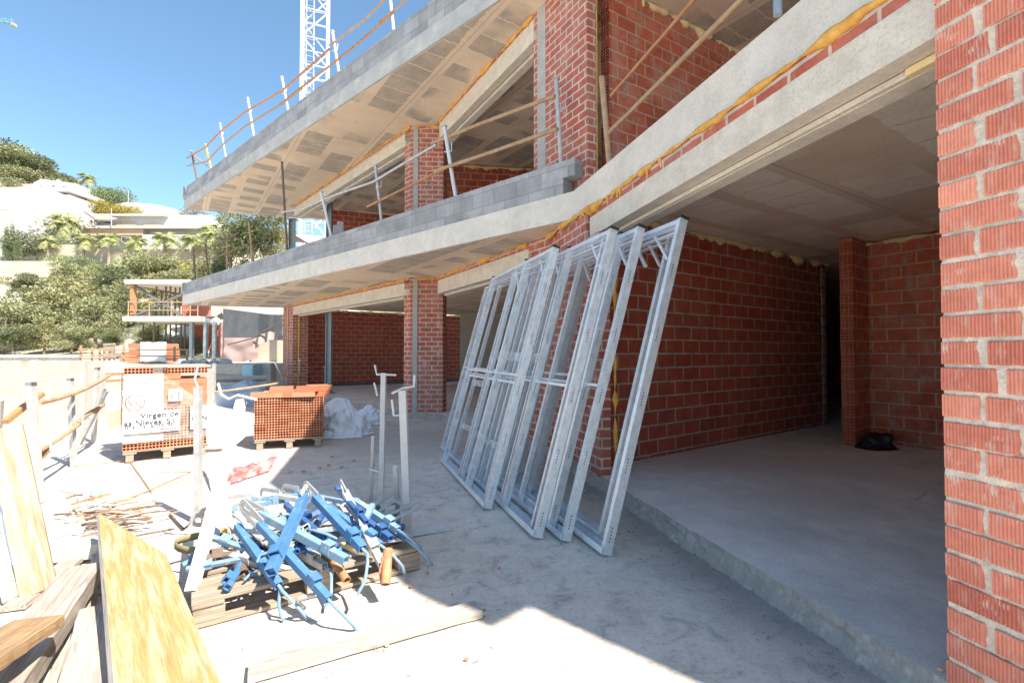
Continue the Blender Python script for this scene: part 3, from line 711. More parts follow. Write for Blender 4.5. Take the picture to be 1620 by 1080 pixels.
metal_frame((.39,3.49),[(0,*big),(.26,*big),(.36,.026,.04),(.95,.03,.04),(1.9,*big)],'second galvanised steel frame from the garage opening',1.95,braces=(.05,.3),mids=(1.15,))
metal_frame((.665,3.53),[(0,*big),(.9,.03,.045),(1.36,.03,.045),(1.9,*big)],'galvanised steel frame tucked just behind the one nearest the garage opening',1.95,braces=(.05,),mids=())
metal_frame((.635,3.25),[(0,*big),(1.45,.03,.045),(1.54,.03,.045),(1.9,*big)],'galvanised steel frame nearest the garage opening and the camera',1.95,braces=(.05,.33),mids=())
def film_strip(p0,p1,h,label):
    m=MB(); n=24; vs=[]
    p0,p1=V(p0),V(p1)
    for j in range(5):
        for i in range(n+1):
            t=i/n; q=p0.lerp(p1,t); vs.append(q+V((.02*noise.noise(V((t*8,j*.9,1))),.02*noise.noise(V((t*8,j*.7,9))),h*(j/4-.5)*(1+.3*noise.noise(V((t*5,0,j)))))))
    m.add(vs,[(j*(n+1)+i,j*(n+1)+i+1,(j+1)*(n+1)+i+1,(j+1)*(n+1)+i) for j in range(4) for i in range(n)],0,True)
    return tag(m.build('film_wrap',M['filmclear']),label,'plastic film')
def onframe(b,s,zz):
    z=LV.normalized(); x=(RD-z*RD.dot(z)).normalized(); y=z.cross(x); return V((b[0],b[1],0))+x*s+z*zz-y*.07
f1=(-.21,4.21)
film_strip(onframe(f1,1.95,.52),onframe(f1,.05,.50),.07,'clear film band wound round the left frames near their feet')
film_strip(onframe(f1,1.3,1.42),onframe(f1,-.1,1.38),.09,'clear film band wound round the left frames at chest height')
film_strip(onframe(f1,1.95,1.05),onframe(f1,1.4,1.07),.08,'short clear film scrap on the leftmost frame upright')

# ---------------------------------------------------------------- pallets
def pallet(name,label,x,y,ang,L=1.2,D=.8,group=None,mat='pallet',bottom=True):
    t=thing(name,label,'pallet',(x,y,0),group,ang)
    rnd=random.Random(int(x*100)+7)
    def part(nm,c,s):
        m=MB(); m.box((0,0,0),s); o=m.build(nm,M[mat],local=True,bevel=.004); o.location=c; o.rotation_euler=(rnd.uniform(-.006,.006),rnd.uniform(-.006,.006),rnd.uniform(-.012,.012)); o.parent=t; return o
    nb=5
    for i in range(nb): part('top_board',(L/2,.06+(D-.12)*i/(nb-1),.133),(L+rnd.uniform(-.02,.02),.125 if i%2==0 else .095,.022))
    for xx in (.07,L/2,L-.07):
        part('cross_board',(xx,D/2,.110),(.14,D,.020))
        for yy in (.06,D/2,D-.06): part('block',(xx,yy,.061),(.14,.10,.076)) if bottom else part('block',(xx,yy,.05),(.08,.10,.098))
    for yy in ((.06,D/2,D-.06) if bottom else ()): part('bottom_board',(L/2,yy,.0118),(L,.10,.021))
    return t
PPA=math.atan2(.56,.83)
pallet('wooden_pallet','low timber pallet buried under the heap of blue brackets',-1.57,2.39,PPA)

# ---------------------------------------------------------------- hollow clay bricks stacked on pallets
BW,BH,BL=.147,.072,.30
def brick_mesh():
    m=MB()
    m.hollow((-BW/2,0,0),(1,0,0),(0,0,1),(0,-1,0),4,2,BW/4,BH/2,.005,.07)
    m.hollow((BW/2,BL,0),(-1,0,0),(0,0,1),(0,1,0),4,2,BW/4,BH/2,.005,.07)
    h=BW/2
    # long sides with shallow grooves
    def grooved(a,b,c,d,n,k,dep):
        a,b,c,d=V(a),V(b),V(c),V(d); nn=(b-a).cross(d-a).normalized(); vs=[];fs=[]
        for i in range(n):
            for (q,e) in ((0,0),(.15,0),(.25,-dep),(.75,-dep),(.85,0)):
                t=(i+q)/n; vs+= [a.lerp(d,t)+nn*e, b.lerp(c,t)+nn*e]
        vs+=[d,c]
        for i in range(len(vs)//2-1): fs.append((2*i,2*i+1,2*i+3,2*i+2))
        m.add(vs,fs,0)
    grooved((h,0,0),(h,BL,0),(h,BL,BH),(h,0,BH),4,0,.003)
    grooved((-h,BL,0),(-h,0,0),(-h,0,BH),(-h,BL,BH),4,0,.003)
    grooved((-h,0,BH),(h,0,BH),(h,BL,BH),(-h,BL,BH),9,0,.003)
    m.add([(-h,0,0),(h,0,0),(h,BL,0),(-h,BL,0)],[(0,3,2,1)],0)
    return m
proto_brick=None
def brick_at(mat4,label,group):
    global proto_brick
    if proto_brick is None:
        proto_brick=brick_mesh().build('hollow_brick',[M['clay'],M['clayin']],local=True); o=proto_brick
    else:
        o=proto_brick.copy(); col.objects.link(o)
    o.matrix_world=mat4; tag(o,label,'brick',group); return o
rb=random.Random(21)
def stack(x,y,ang,nx,nl,nd,z0,label,group,skip=lambda i,k,d:False,off=(0,0)):
    base=Matrix.Translation((x,y,0))@Matrix.Rotation(ang,4,'Z')
    for k in range(nl):
        for d in range(nd):
            for i in range(nx):
                # only the outer shell of the stack is there to be seen
                if 0<i<nx-1 and 0<d and k<nl-1: continue
                if skip(i,k,d): continue
                mt=base@Matrix.Translation((off[0]+BW*(i+.5)+rb.uniform(-.002,.002),off[1]+d*(BL+.004)+rb.uniform(-.006,.006),z0+k*(BH+.001)))@Matrix.Rotation(rb.uniform(-.01,.01),4,'Z')
                brick_at(mt,label,group)
    return base
# right-hand pallet
a2=math.atan2(.30,.83)
pallet('brick_pallet','small timber pallet under the lower open stack of hollow bricks',-3.60,6.73,a2,.90,.9,bottom=False)
g2='hollow bricks in the low open stack'
base2=stack(-3.60,6.73,a2,6,8,3,.146,'orange hollow brick with its open end showing in the low stack beside the white sack',g2)
zt=.146+8*(BH+.001)
lab='orange hollow brick lying loose on top of the low open stack'
for (u,v,kz,ra) in ((.10,.06,0,1.57),(.16,.02,0,0),(.33,.05,0,1.52),(.34,.10,1,1.6),(.52,.04,0,1.55),(.66,.30,0,1.57),(.64,.02,0,1.5),(.68,.06,1,1.62),(.84,.10,0,1.57),(.86,.16,1,1.55),(.80,.34,1,1.57),(.4,.45,0,1.57),(.2,.5,0,0.05)):
    brick_at(base2@Matrix.Translation((u+(.15 if ra>1 else 0),v,zt+.001+kz*(BH+.002)))@Matrix.Rotation(ra,4,'Z'),lab,'loose bricks on the low stack')
# left-hand wrapped pallet
a1=math.atan2(.62,.78)
pallet('brick_pallet','timber pallet under the tall film wrapped stack of bricks',-4.81,5.96,a1,.90,1.05,bottom=False)
g1='hollow bricks in the tall wrapped stack'
base1=stack(-4.81,5.96,a1,6,7,3,.146,'orange hollow brick with open end in the lower half of the wrapped stack',g1)
z1_=.146+7*(BH+.001)
lab='orange brick laid lengthwise in the upper half of the wrapped stack'
for k in range(6):
    for r in range(3):
        for d in (0,1,5):
            if r==2 and k>4: continue
            brick_at(base1@Matrix.Translation((.293*(r+1)+rb.uniform(-.004,.004)-.0,.08+d*.155+rb.uniform(-.006,.006),z1_+.002+k*(BH+.001)))@Matrix.Rotation(math.pi/2+rb.uniform(-.012,.012),4,'Z'),lab,'lengthwise bricks in the wrapped stack')
z2_=z1_+6*(BH+.001)+.003
lab='orange brick in the top course of the wrapped stack under the white boards'
for i in range(6):
    if i in (2,): continue
    brick_at(base1@Matrix.Translation((BW*(i+.5),.0,z2_-.002))@Matrix.Rotation(rb.uniform(-.03,.03),4,'Z'),lab,'top course bricks of the wrapped stack')
    brick_at(base1@Matrix.Translation((BW*(i+.5),.62,z2_-.002))@Matrix.Rotation(rb.uniform(-.03,.03),4,'Z'),lab,'top course bricks of the wrapped stack')
def lb(u,v,z): return base1@V((u,v,z))
ex=(base1.to_3x3()@V((1,0,0))); ey=(base1.to_3x3()@V((0,1,0)))
for i,(u,lab) in enumerate(((.16,'bleached board nearest the left corner on top of the wrapped bricks'),(.44,'bleached board in the middle on top of the wrapped bricks'),(.68,'bleached board at the right on top of the wrapped bricks'))):
    m=MB(); m.box((0,0,0),(.95,.13,.022)); o=m.build('top_board',M['woodpale'],local=True); o.name='loose_board'
    o.matrix_world=Matrix.Translation(lb(.45,.10+i*.36,z2_+BH+.016))@Matrix.Rotation(a1+.02*(i-1),4,'Z'); tag(o,lab,'board')
# film wrapping of the left stack
def sheet(name,f,nu,nv,mat,parent=None,smooth=True):
    m=MB(); vs=[f(i/nu,j/nv) for j in range(nv+1) for i in range(nu+1)]
    m.add(vs,[(j*(nu+1)+i,j*(nu+1)+i+1,(j+1)*(nu+1)+i+1,(j+1)*(nu+1)+i) for j in range(nv) for i in range(nu)],0,smooth)
    return m.build(name,mat,parent)
wrap=thing('plastic_wrapping','torn clear plastic wrapping with black printing round the tall brick stack','wrapping',lb(.45,.5,.14))
TOPZ=z2_+.0
def wr(a,b,c,s): return .010*noise.noise(V((a*9,b*9,c)))+.006*noise.noise(V((a*26,b*14,c+s)))
sheet('front_film',lambda a,b: lb(a*.40,-.022-abs(wr(a,b,1,0)),.24+(TOPZ-.24)*b),30,40,M['film'],wrap)
# torn flap with a slanting top edge
sheet('torn_flap',lambda a,b: lb(.40+a*.50,-.024-abs(wr(a,b,2,3))*1.6-.03*a*a,.24+((TOPZ-.26)*(1-a)+.40*a)*b),30,26,M['filmthin'],wrap)
sheet('side_film',lambda a,b: lb(-.018-abs(wr(a,b,5,1)),.98*(1-a)+.0,.27+(TOPZ-.27)*b),26,30,M['filmgrey'],wrap)
def bil(a,b):
    r=.20*math.sin(math.pi*min(1,b*1.05))*(.35+.65*a); ang=-.8+2.2*a
    return lb(.90+.30*a*math.sin(math.pi*(.15+.8*b)),-.04-.10*math.sin(math.pi*a)*math.sin(math.pi*b)+.03*noise.noise(V((a*5,b*5,8))),.20+.02*a+.52*b-.10*a*a)
sheet('loose_flap',bil,22,26,M['filmwhite'],wrap)
def fquad(name,u0,u1,v0,v1,mat,off=.052,parent=None):
    return sheet(name,lambda a,b: lb(u0+(u1-u0)*a,-off+.003*math.sin(a*9+b*4),v0+(v1-v0)*b),12,6,mat,parent or wrap)
fquad('print_panel',.0,.575,.36,.625,M['printpanel'])
fquad('print_panel',.69,.885,.36,.66,M['printpanel'],.075)
fquad('certificate_sticker',.455,.60,.74,.89,M['printpanel'],.056)
def text(s,u,v,size,mat,off,parent=wrap,shear=0,bold=0.0,w=None,align='LEFT',spacing=1.0,name='lettering',rot=0.0):
    c=bpy.data.curves.new('t','FONT'); c.body=s; c.size=size; c.offset=bold; c.shear=shear; c.align_x=align; c.space_character=spacing; c.extrude=.0006
    o=bpy.data.objects.new('t',c); col.objects.link(o)
    dg=bpy.context.evaluated_depsgraph_get(); me=bpy.data.meshes.new_from_object(o.evaluated_get(dg)); bpy.data.objects.remove(o)
    if w:
        xs=[q.co.x for q in me.vertices]; k=w/(max(xs)-min(xs))
        for q in me.vertices: q.co.x*=k
    me.materials.clear(); me.materials.append(mat)
    q=bpy.data.objects.new(name,me); col.objects.link(q); q.parent=parent
    p=lb(u,-off,v)-parent_loc(parent); m3=Matrix((ex,V((0,0,1)),-ey)).transposed().to_4x4()
    q.matrix_local=Matrix.Translation(p)@m3@Matrix.Rotation(rot,4,'Z'); return q
for (s,u,v,sz) in (('Virgen de',.165,.545,.40),('as Nieves, S.L.',.010,.458,.555)):
    text(s,u,v,.098,M['print'],.0585,bold=.0015,w=sz)
text('HUECOS · BLOQUES',.02,.418,.05,M['print'],.0585,w=.48,spacing=1.15,bold=.0012)
text('AGOST',.37,.378,.036,M['print'],.0585,w=.18,bold=.001)
for i in range(21):
    if i==10: continue
    m=MB(); m.box((0,0,0),(.010,.002,.018 if i%3 else .014)); o=m.build('small_print',M['printgrey'],wrap); o.parent=wrap
    o.matrix_local=Matrix.Translation(lb(.005+i*.0165,-.0575,.388)-parent_loc(wrap))@Matrix.Rotation(a1,4,'Z')
text('CE',.472,.775,.105,M['print'],.060,w=.11)
text('FAMILIA',.02,.635,.03,M['printgrey'],.050,w=.16,rot=.05)
def ring(u,v,r,th,off,mat):
    m=MB(); m.path([lb(u+r*math.cos(t*math.pi/20),-off,v+r*math.sin(t*math.pi/20)*1.05) for t in range(40)]+[lb(u+r,-off,v)],th,6); return m.build('logo_ring',mat,wrap)
ring(.115,.745,.095,.003,.040,M['print']); text('V',.045,.72,.11,M['printgrey'],.042); text('N',.105,.695,.11,M['printgrey'],.042)
text('las N',.70,.47,.09,M['print'],.080,w=.17,bold=.002); text('AGENCY',.71,.555,.045,M['print'],.080,w=.15,rot=-.12) if False else None
text('HUECO',.72,.425,.045,M['print'],.080,w=.15); text('AGOST',.72,.385,.03,M['printgrey'],.080,w=.14)
text('CE',.98,.56,.10,M['print'],.175,w=.10,rot=-.9)

# ---------------------------------------------------------------- crumpled cloth heaps
def heap(name,label,cat,c,r,mat,seed,rough=.35,n=44,lean=(0,0),fold=6.0):
    m=MB(); vs=[]; c=V(c); rows=n//2
    for j in range(rows+1):
        ph=j/rows*math.pi*.5
        for i in range(n):
            th=2*math.pi*i/n; d=V((math.cos(th)*math.cos(ph),math.sin(th)*math.cos(ph),math.sin(ph)))
            k=1+rough*noise.noise(d*1.7+V((seed,0,0)))+rough*.50*(1-abs(noise.noise(d*fold*.55+V((0,seed,0))))*2)+rough*.07*noise.noise(d*fold*1.2+V((seed,seed,0)))
            if j==0: k*=1.06
            vs.append(c+V((d.x*r[0]*k+lean[0]*d.z,d.y*r[1]*k+lean[1]*d.z,max(.004,d.z*r[2]*k))))
    m.add(vs,[(j*n+i,j*n+(i+1)%n,(j+1)*n+(i+1)%n,(j+1)*n+i) for j in range(rows) for i in range(n)],0,False)
    o=m.build(name,M[mat]); 
    s=o.modifiers.new('soft','SUBSURF'); s.levels=s.render_levels=1
    for p in o.data.polygons: p.use_smooth=True
    return tag(o,label,cat)
p=gd(540,690)
heap('white_sack','crumpled white woven sack slumped beside the low brick stack','sack',(p.x-.02,p.y+.15,0),(.36,.34,.46),'sack',4.0,.34,n=72,lean=(-.10,.05),fold=6)
p=gd(505,694); heap('sack_flap','flattened white plastic edge spread at the foot of the white sack','sack',(p.x+.05,p.y+.1,0),(.28,.12,.12),'sack',9.3,.4,n=64,fold=7)
p=gd(580,672); heap('grey_sack','grey shaded sack end behind the white sack','sack',(p.x,p.y+.15,0),(.26,.2,.30),'sack',15.3,.32,n=60,fold=6)
p=gd(385,765); q=gd(352,772)
def redbag(a,b):
    base=gd(350+76*a,772-26*a); up=.20*(1-.3*a)
    return base+V((-.02*b+.03*noise.noise(V((a*5,b*4,1))),.30*b+.05*noise.noise(V((a*6,b*3,2))),.012+up*math.sin(b*2.1)*(.6+.5*abs(noise.noise(V((a*4,b*2,5)))))))
tag(sheet('red_bag',redbag,26,16,M['redbag']),'faded red plastic bag lying flat on the sunlit screed','bag')
p=gd(745,800); 
m=MB(); z=.0
heap('black_bag','black rubbish bag dumped at the foot of the open ended garage partition','bag',(at(1372,700,6.4).x,6.30,.12),(.26,.18,.0),'blackbag',2,.3) if False else None
def bagheap():
    o=heap('black_bag','black rubbish bag dumped at the foot of the open ended garage partition','bag',(4.74,6.28,.0),(.19,.15,.19),'blackbag',2.2,.4,lean=(.05,0)); o.location.z+=.12
    o=heap('white_packet','small white packet tucked behind the black rubbish bag','packet',(5.0,6.45,.0),(.08,.07,.12),'sack',7.2,.3); o.location.z+=.12
bagheap()
# jug like white container behind the frames
p=gd(835,720); heap('white_container','white plastic container standing behind the leaning frames','container',(.10,5.6,0),(.13,.11,.36),'sack',3,.12)
# ---------------------------------------------------------------- heap of guardrail brackets on the pallet
def bracket(p0,p1,w,mat,label,loop=0,hook=0,roll=0.0,cat='bracket',name='guardrail_bracket',grp='painted steel brackets heaped on the pallet'):
    p0,p1=V(p0),V(p1); L=(p1-p0).length
    m=MB(); t=.004
    # open square tube: four walls
    h=w/2
    m.box((L/2,0,h-t/2),(L,w,t)); m.box((L/2,0,-h+t/2),(L,w,t)); m.box((L/2,h-t/2,0),(L,t,w-2*t)); m.box((L/2,-h+t/2,0),(L,t,w-2*t)); m.box((L/2,0,0),(L-.04,w-2*t,w-2*t))
    o=m.build(name,M[mat],local=True,bevel=.003); o.matrix_world=frame_mat(p0,p1,roll=roll); tag(o,label,cat,grp)
    if loop:
        m=MB(); n=9; pts=[]; a=.16*loop; b=.032
        for i in range(n+1):
            th=-math.pi/2+math.pi*i/n; pts.append((-.02-a-b*math.cos(th),0,b*math.sin(th)))
        pts=[(.03,0,-b)]+pts+[(.03,0,b)]
        for i in range(len(pts)-1): m.beam(pts[i],pts[i+1],.028,.006,(0,1,0))
        k=m.build('clamp_loop',M['oldsteel' if mat!='bluedark' else mat],local=True); k.parent=o
    if hook:
        m=MB(); s=1 if hook>0 else -1
        m.path([(L-.05,0,0),(L+.05,0,.0),(L+.09,.02*s,-.02),(L+.15,.06*s,-.07),(L+.16,.10*s,-.13)],.0085,7)
        k=m.build('hook_rod',M['bluepale'],local=True); k.parent=o
    # welded saddle plate
    m=MB(); m.box((L*.80,0,h+.022),(.06,w*1.25,.006)); m.box((L*.80,w*.6,h+.0),(.06,.006,.05)); m.box((L*.80,-w*.6,h+.0),(.06,.006,.05))
    k=m.build('saddle_plate',M[mat],local=True); k.parent=o
    return o
def B(a,za,b,zb,w,mat,label,**kw): return bracket(gd(*a,za),gd(*b,zb),w*.80,mat,label,**kw)
B((482,785),.48,(428,905),.27,.062,'blue','deep blue square tube propped on top of the heap like an inverted V',loop=.22,roll=.3)
B((375,832),.34,(441,926),.17,.05,'blue','blue bracket at the left edge of the heap pointing to the camera',hook=1)
B((410,828),.40,(520,948),.15,.048,'blue','longest blue bracket with its hook reaching past the pallet edge',hook=1,loop=1)
B((412,812),.40,(548,886),.24,.055,'bluepale','pale blue bracket crossing the middle of the heap',loop=.7)
B((498,786),.47,(574,868),.30,.055,'blue','blue bracket leaning right from behind the inverted V tube',hook=-1,loop=.6)
B((546,778),.46,(604,892),.20,.05,'oldsteel','unpainted grey brown bracket at the right of the heap',loop=.28,roll=.2)
B((452,798),.36,(532,868),.27,.042,'bluedark','dark blue bracket under the longest ones in mid heap')
B((560,792),.38,(630,838),.27,.05,'bluepale','pale blue bracket at the right rear of the heap',hook=1)
B((548,800),.34,(618,852),.24,.05,'bluedark','dark blue bracket under the grey brown one')
B((428,848),.22,(514,896),.17,.05,'oldsteel','dusty grey bracket lying low in front of the pale blue one',hook=-1)
B((362,806),.30,(458,790),.33,.036,'bluepale','light blue bar at the left rear of the heap',loop=.7)
B((438,784),.36,(522,798),.38,.036,'dustwhite','dusty whitish bar at the rear of the heap',loop=.8)
B((468,778),.32,(586,802),.32,.036,'bluepale','pale bar lying flat behind the inverted V tube',loop=.6)
B((520,802),.42,(602,862),.25,.045,'blue','mid blue bracket between the two right hand hooks',hook=1)
B((350,818),.26,(452,806),.29,.034,'dustwhite','whitish flat bar at the far left of the heap',loop=.8)
B((396,790),.33,(502,780),.35,.034,'bluepale','faded blue bar along the rear edge of the heap',loop=.9)
B((580,806),.28,(642,852),.21,.045,'blue','blue bracket at the extreme right of the heap',hook=1)
B((480,812),.31,(604,814),.29,.04,'bluedark','dark blue crossbar low in the heap')
B((512,812),.34,(470,872),.24,.036,'bluedark','short dark blue bar sloping down to the left')
B((590,798),.40,(560,858),.27,.036,'bluepale','short pale blue bar sloping down at the right')
B((404,862),.19,(470,846),.22,.036,'oldsteel','short grey bar low at the left front of the heap')
B((556,850),.22,(640,832),.24,.04,'bluedark','dark blue bar at the right front edge of the heap')
B((532,770),.44,(580,826),.40,.034,'bluedark','narrow dark blue bar at the rear right')
rh=random.Random(12); PM=Matrix.Translation((-1.57,2.39,0))@Matrix.Rotation(PPA,4,'Z')
for i in range(40):
    x=rh.uniform(.10,1.08); y=rh.uniform(.12,.72); h=.15+.15*math.sin(math.pi*min(1,max(0,(x)/1.15)))*math.sin(math.pi*min(1,(y+.1)/1.0))*rh.uniform(.6,1.1)
    th=rh.choice((rh.uniform(-1.9,-.5),rh.uniform(2.4,3.6))); L=rh.uniform(.22,.46); d_=V((math.cos(th),math.sin(th),0))*L*.5; tl=rh.uniform(-.06,.06)
    p0=PM@(V((x,y,h+tl))-d_); p1=PM@(V((x,y,h-tl))+d_)
    bracket(p0,p1,rh.uniform(.016,.034),rh.choice(['blue','bluepale','bluedark','bluepale','oldsteel','oldsteel','dustwhite','darkrust']),'small clamp bar half buried among the longer blue brackets',loop=rh.choice((0,.5,.8)),hook=rh.choice((0,0,0,0,1)),roll=rh.uniform(0,1.5),grp='small clamp bars inside the heap')
def rod(pts,r,mat,label,name='steel_rod',cat='rod',grp=None):
    m=MB(); m.path(pts,r,8); return tag(m.build(name,M[mat]),label,cat,grp)
def rpipe(p0,p1,r,mat,label,name='rusty_pipe',cat='pipe'):
    p0,p1=V(p0),V(p1); L=(p1-p0).length; m=MB(); n=14
    for i in range(n):
        a0,a1=2*math.pi*i/n,2*math.pi*(i+1)/n
        for (ra,fl) in ((r,0),(r*.86,1)):
            vs=[(0,ra*math.cos(a0),ra*math.sin(a0)),(0,ra*math.cos(a1),ra*math.sin(a1)),(L,ra*math.cos(a1),ra*math.sin(a1)),(L,ra*math.cos(a0),ra*math.sin(a0))]
            m.add(vs,[(0,1,2,3) if not fl else (3,2,1,0)],0,True)
        for X in (0,L):
            m.add([(X,r*math.cos(a0),r*math.sin(a0)),(X,r*math.cos(a1),r*math.sin(a1)),(X,r*.86*math.cos(a1),r*.86*math.sin(a1)),(X,r*.86*math.cos(a0),r*.86*math.sin(a0))],[(0,1,2,3)],0)
    o=m.build(name,M[mat],local=True); o.matrix_world=frame_mat(p0,p1); return tag(o,label,cat)
rpipe(gd(614,868,.26),gd(610,924,.12),.026,'rust','rusty open pipe pointing down off the right corner of the pallet')
rpipe(gd(520,876,.20),gd(549,918,.13),.022,'rust','short rusty pipe stub at the middle of the pallet edge')
rpipe(gd(352,848,.22),gd(386,908,.17),.028,'darkrust','brown pipe lying at the left front of the heap')
rod([gd(386,908,.18),gd(372,918,.14),gd(352,928,.13),gd(340,940,.10)],.008,'darkrust','bent brown rod curling from the pallet to its left block')
rod([gd(428,905,.22),gd(415,900,.20),gd(398,905,.19),gd(386,918,.17)],.007,'bluepale','thin pale rod bent left below the inverted V tube')
rod([gd(606,880,.24),gd(601,900,.18),gd(604,925,.10)],.007,'rust','rusty tie wire hanging beside the open pipe')
# guardrail bracket hook hanging over the edge
rod([gd(443,930,.16),gd(441,955,.10),gd(444,972,.03),gd(449,980,.012)],.008,'bluepale','straight pale blue hook hanging over the front edge of the pallet')
rod([gd(500,940,.12),gd(474,945,.14),gd(471,952,.10),gd(482,962,.05)],.011,'oldsteel','grey crank hook under the longest blue bracket')
# straps
def strap(pts,w,mat,label,name='webbing_strap',cat='strap'):
    m=MB(); P=[V(p) for p in pts]; vs=[]
    for i,p in enumerate(P): vs+=[p+V((0,0,w/2)),p-V((0,0,w/2))]
    m.add(vs,[(2*i,2*i+1,2*i+3,2*i+2) for i in range(len(P)-1)],0,True); o=m.build(name,M[mat]); s=o.modifiers.new('th','SOLIDIFY'); s.thickness=.004
    return tag(o,label,cat)
c=gd(345,850,.2); 
strap([c+V((.26*math.cos(t*.33+1.2),.10*math.sin(t*.33+1.2)-.02*t/10,.0-.004*t)) for t in range(13)],.045,'olive','olive webbing strap looped round the left end of the heap')
strap([gd(318,828,.24),gd(345,838,.23),gd(372,846,.22),gd(400,850,.21),gd(430,866,.2),gd(455,872,.2)],.05,'orange','orange webbing strap lying under the blue brackets at the left')
strap([gd(500,842,.22),gd(524,850,.23),gd(544,862,.22),gd(566,872,.2),gd(590,874,.19)],.035,'foampale','yellow strap scrap showing between brackets at the right')

# ---------------------------------------------------------------- guardrail posts round the heap
def post(name,label,base,top,w,mat,hooks=(),side=None,plate=False,cat='post',grp=None,rnd=False):
    base,top=V(base),V(top); t=thing(name,label,cat,base,grp)
    m=MB()
    if rnd: m.tube(base,top,w/2,10)
    else: m.beam(base,top,w,w,(1,0,0))
    m.build('shaft',M[mat],t)
    for pts in hooks:
        m=MB(); m.path(pts,.0095 if w<.06 else .011,7); m.build('hook',M[mat],t)
    if side:
        m=MB(); m.beam(side[0],side[1],w*.62,w*.62,(1,0,0)); m.build('side_tube',M[mat],t)
        q=(V(side[0])+V(side[1]))/2; r=base+(top-base)*((q.z-base.z)/(top.z-base.z)); m=MB(); m.beam(q,r,.07,.012,(0,0,1)); m.build('bracket_plate',M[mat],t)
    if plate:
        m=MB(); m.box((base.x,base.y,base.z+.006),(.15,.15,.012)); m.build('base_plate',M[mat],t)
    return t
Y=4.28; b=gd(603,800); T=at(607,590,Y)
post('hook_post','upright galvanised hook post behind the blue heap on the left of the pair',b,T,.042,'dustwhite',[[at(593,577,Y),at(596,592,Y),at(627,593,Y-.02)],[at(592,605,Y),at(597,626,Y)]],(at(590,690,Y),gd(587,788)),grp='galvanised hook posts beside the blue heap')
Y=3.45; b=gd(646,858); T=at(637,617,Y)
post('hook_post','upright dusty hook post at the right rear corner of the blue heap',b,T,.05,'dustwhite',[[at(620,622,Y),at(637,614,Y),at(655,611,Y),at(656,593,Y)],[at(620,632,Y),at(623,657,Y),at(637,656,Y)]],(at(625,738,Y),gd(632,838)),grp='galvanised hook posts beside the blue heap')
b=gd(314,826); T=at(313,612,b.y)
post('hook_post','slim upright grey post between the wrapped bricks and the heap',b,T,.045,'oldsteel',[[at(313,612,b.y),at(308,600,b.y),at(313,580,b.y)]],None,grp='galvanised hook posts beside the blue heap')
b=gd(303,935,.12); T=at(382,634,3.15)
post('leaning_hook_post','white dusty hook post leaning across the left end of the heap',b,T,.05,'dustwhite',[[at(345,606,3.15),at(350,624,3.15),at(362,631,3.15),at(376,625,3.15),at(406,632,3.12)]],None,cat='post')
b=gd(331,905,.13); T=gd(360,765,.42)
post('leaning_side_tube','second slimmer white tube leaning beside the dusty hook post',b,T,.034,'dustwhite',[],None)
b2=gd(348,812,.38); m=MB(); m.beam(gd(334,815,.40),gd(360,808,.40),.10,.10); tag(m.build('white_clamp_plate',M['dustwhite']),'square white plate clamped between the two leaning tubes','plate')
post('short_tube','short grey tube stub leaning behind the slim post',gd(337,778),gd(327,726,.14),.03,'oldsteel')
m=MB(); p=gd(672,836); m.box((0,0,.012),(.34,.24,.022)); o=m.build('base_plate',M['dustwhite'],local=True); o.location=p; o.rotation_euler=(0,0.03,.5); tag(o,'pale steel plate flat on the shaded ground right of the heap','plate')
o.name='steel_plate'

# ---------------------------------------------------------------- timber in the foreground
def plank(name,label,c,xd,up,L,W,T,mat,cat='plank',seed=0,warp=.006):
    m=MB(); n=18; rnd=random.Random(seed); vs=[]; prof=[(-W/2,-T/2),(W/2,-T/2),(W/2,T/2),(-W/2,T/2)]
    for i in range(n+1):
        x=L*(i/n-.5); e=warp*math.sin(i/n*3+seed); k=.012*W/.2*noise.noise(V((i*.6,seed,0)))
        ee=0
        for (y,z) in prof: vs.append((x+(.012*noise.noise(V((y*40,seed,3))) if i in(0,n) else 0),y+k*(.6 if y>0 else -.4),z+e+.003*noise.noise(V((i*.8,y*9,seed)))))
    fs=[(i*4+j,i*4+(j+1)%4,(i+1)*4+(j+1)%4,(i+1)*4+j) for i in range(n) for j in range(4)]+[(3,2,1,0),(n*4,n*4+1,n*4+2,n*4+3)]
    m.add(vs,fs); o=m.build(name,M[mat],local=True,bevel=.003)
    xd=V(xd).normalized(); up=V(up); y=up.cross(xd).normalized(); z=xd.cross(y)
    o.matrix_world=Matrix.Translation(V(c))@Matrix((xd,y,z)).transposed().to_4x4(); return tag(o,label,cat)
def plank_pts(name,label,a,b,W,T,mat,up=(0,0,1),**kw):
    a,b=V(a),V(b); return plank(name,label,(a+b)/2,b-a,up,(b-a).length,W,T,mat,**kw)
# yellow shuttering board resting on the timber, long edge running away from the camera
A=gd(190,830,.33); Bq=gd(245,1180,.50); 
def quadboard(name,label,P,T,mat,edge,cat='board'):
    # thick board from four top corners (far left, far right, near right, near left)
    P=[V(p) for p in P]; nrm=(P[1]-P[0]).cross(P[3]-P[0]).normalized()
    if nrm.z>0: nrm=-nrm
    x=(P[0]-P[3]).normalized(); z=-nrm; y=z.cross(x); c=sum(P,V((0,0,0)))/4
    mt=Matrix.Translation(c)@Matrix((x,y,z)).transposed().to_4x4(); inv=mt.inverted(); Q=[inv@p for p in P]
    m=MB(); vs=[(q.x,q.y,0) for q in Q]+[(q.x,q.y,-T) for q in Q]
    m.add(vs,[(0,3,2,1)],0); m.add(vs,[(4,5,6,7)],0); m.add(vs,[(i,(i+1)%4,4+(i+1)%4,4+i) for i in range(4)],1)
    o=m.build(name,[M[mat],M[edge]],local=True); o.matrix_world=mt; return tag(o,label,cat)
FLp=gd(156,812,.30); FRp=gd(262,876,.16); NRp=gd(395,1180,.16); NLp=gd(188,1180,.30)
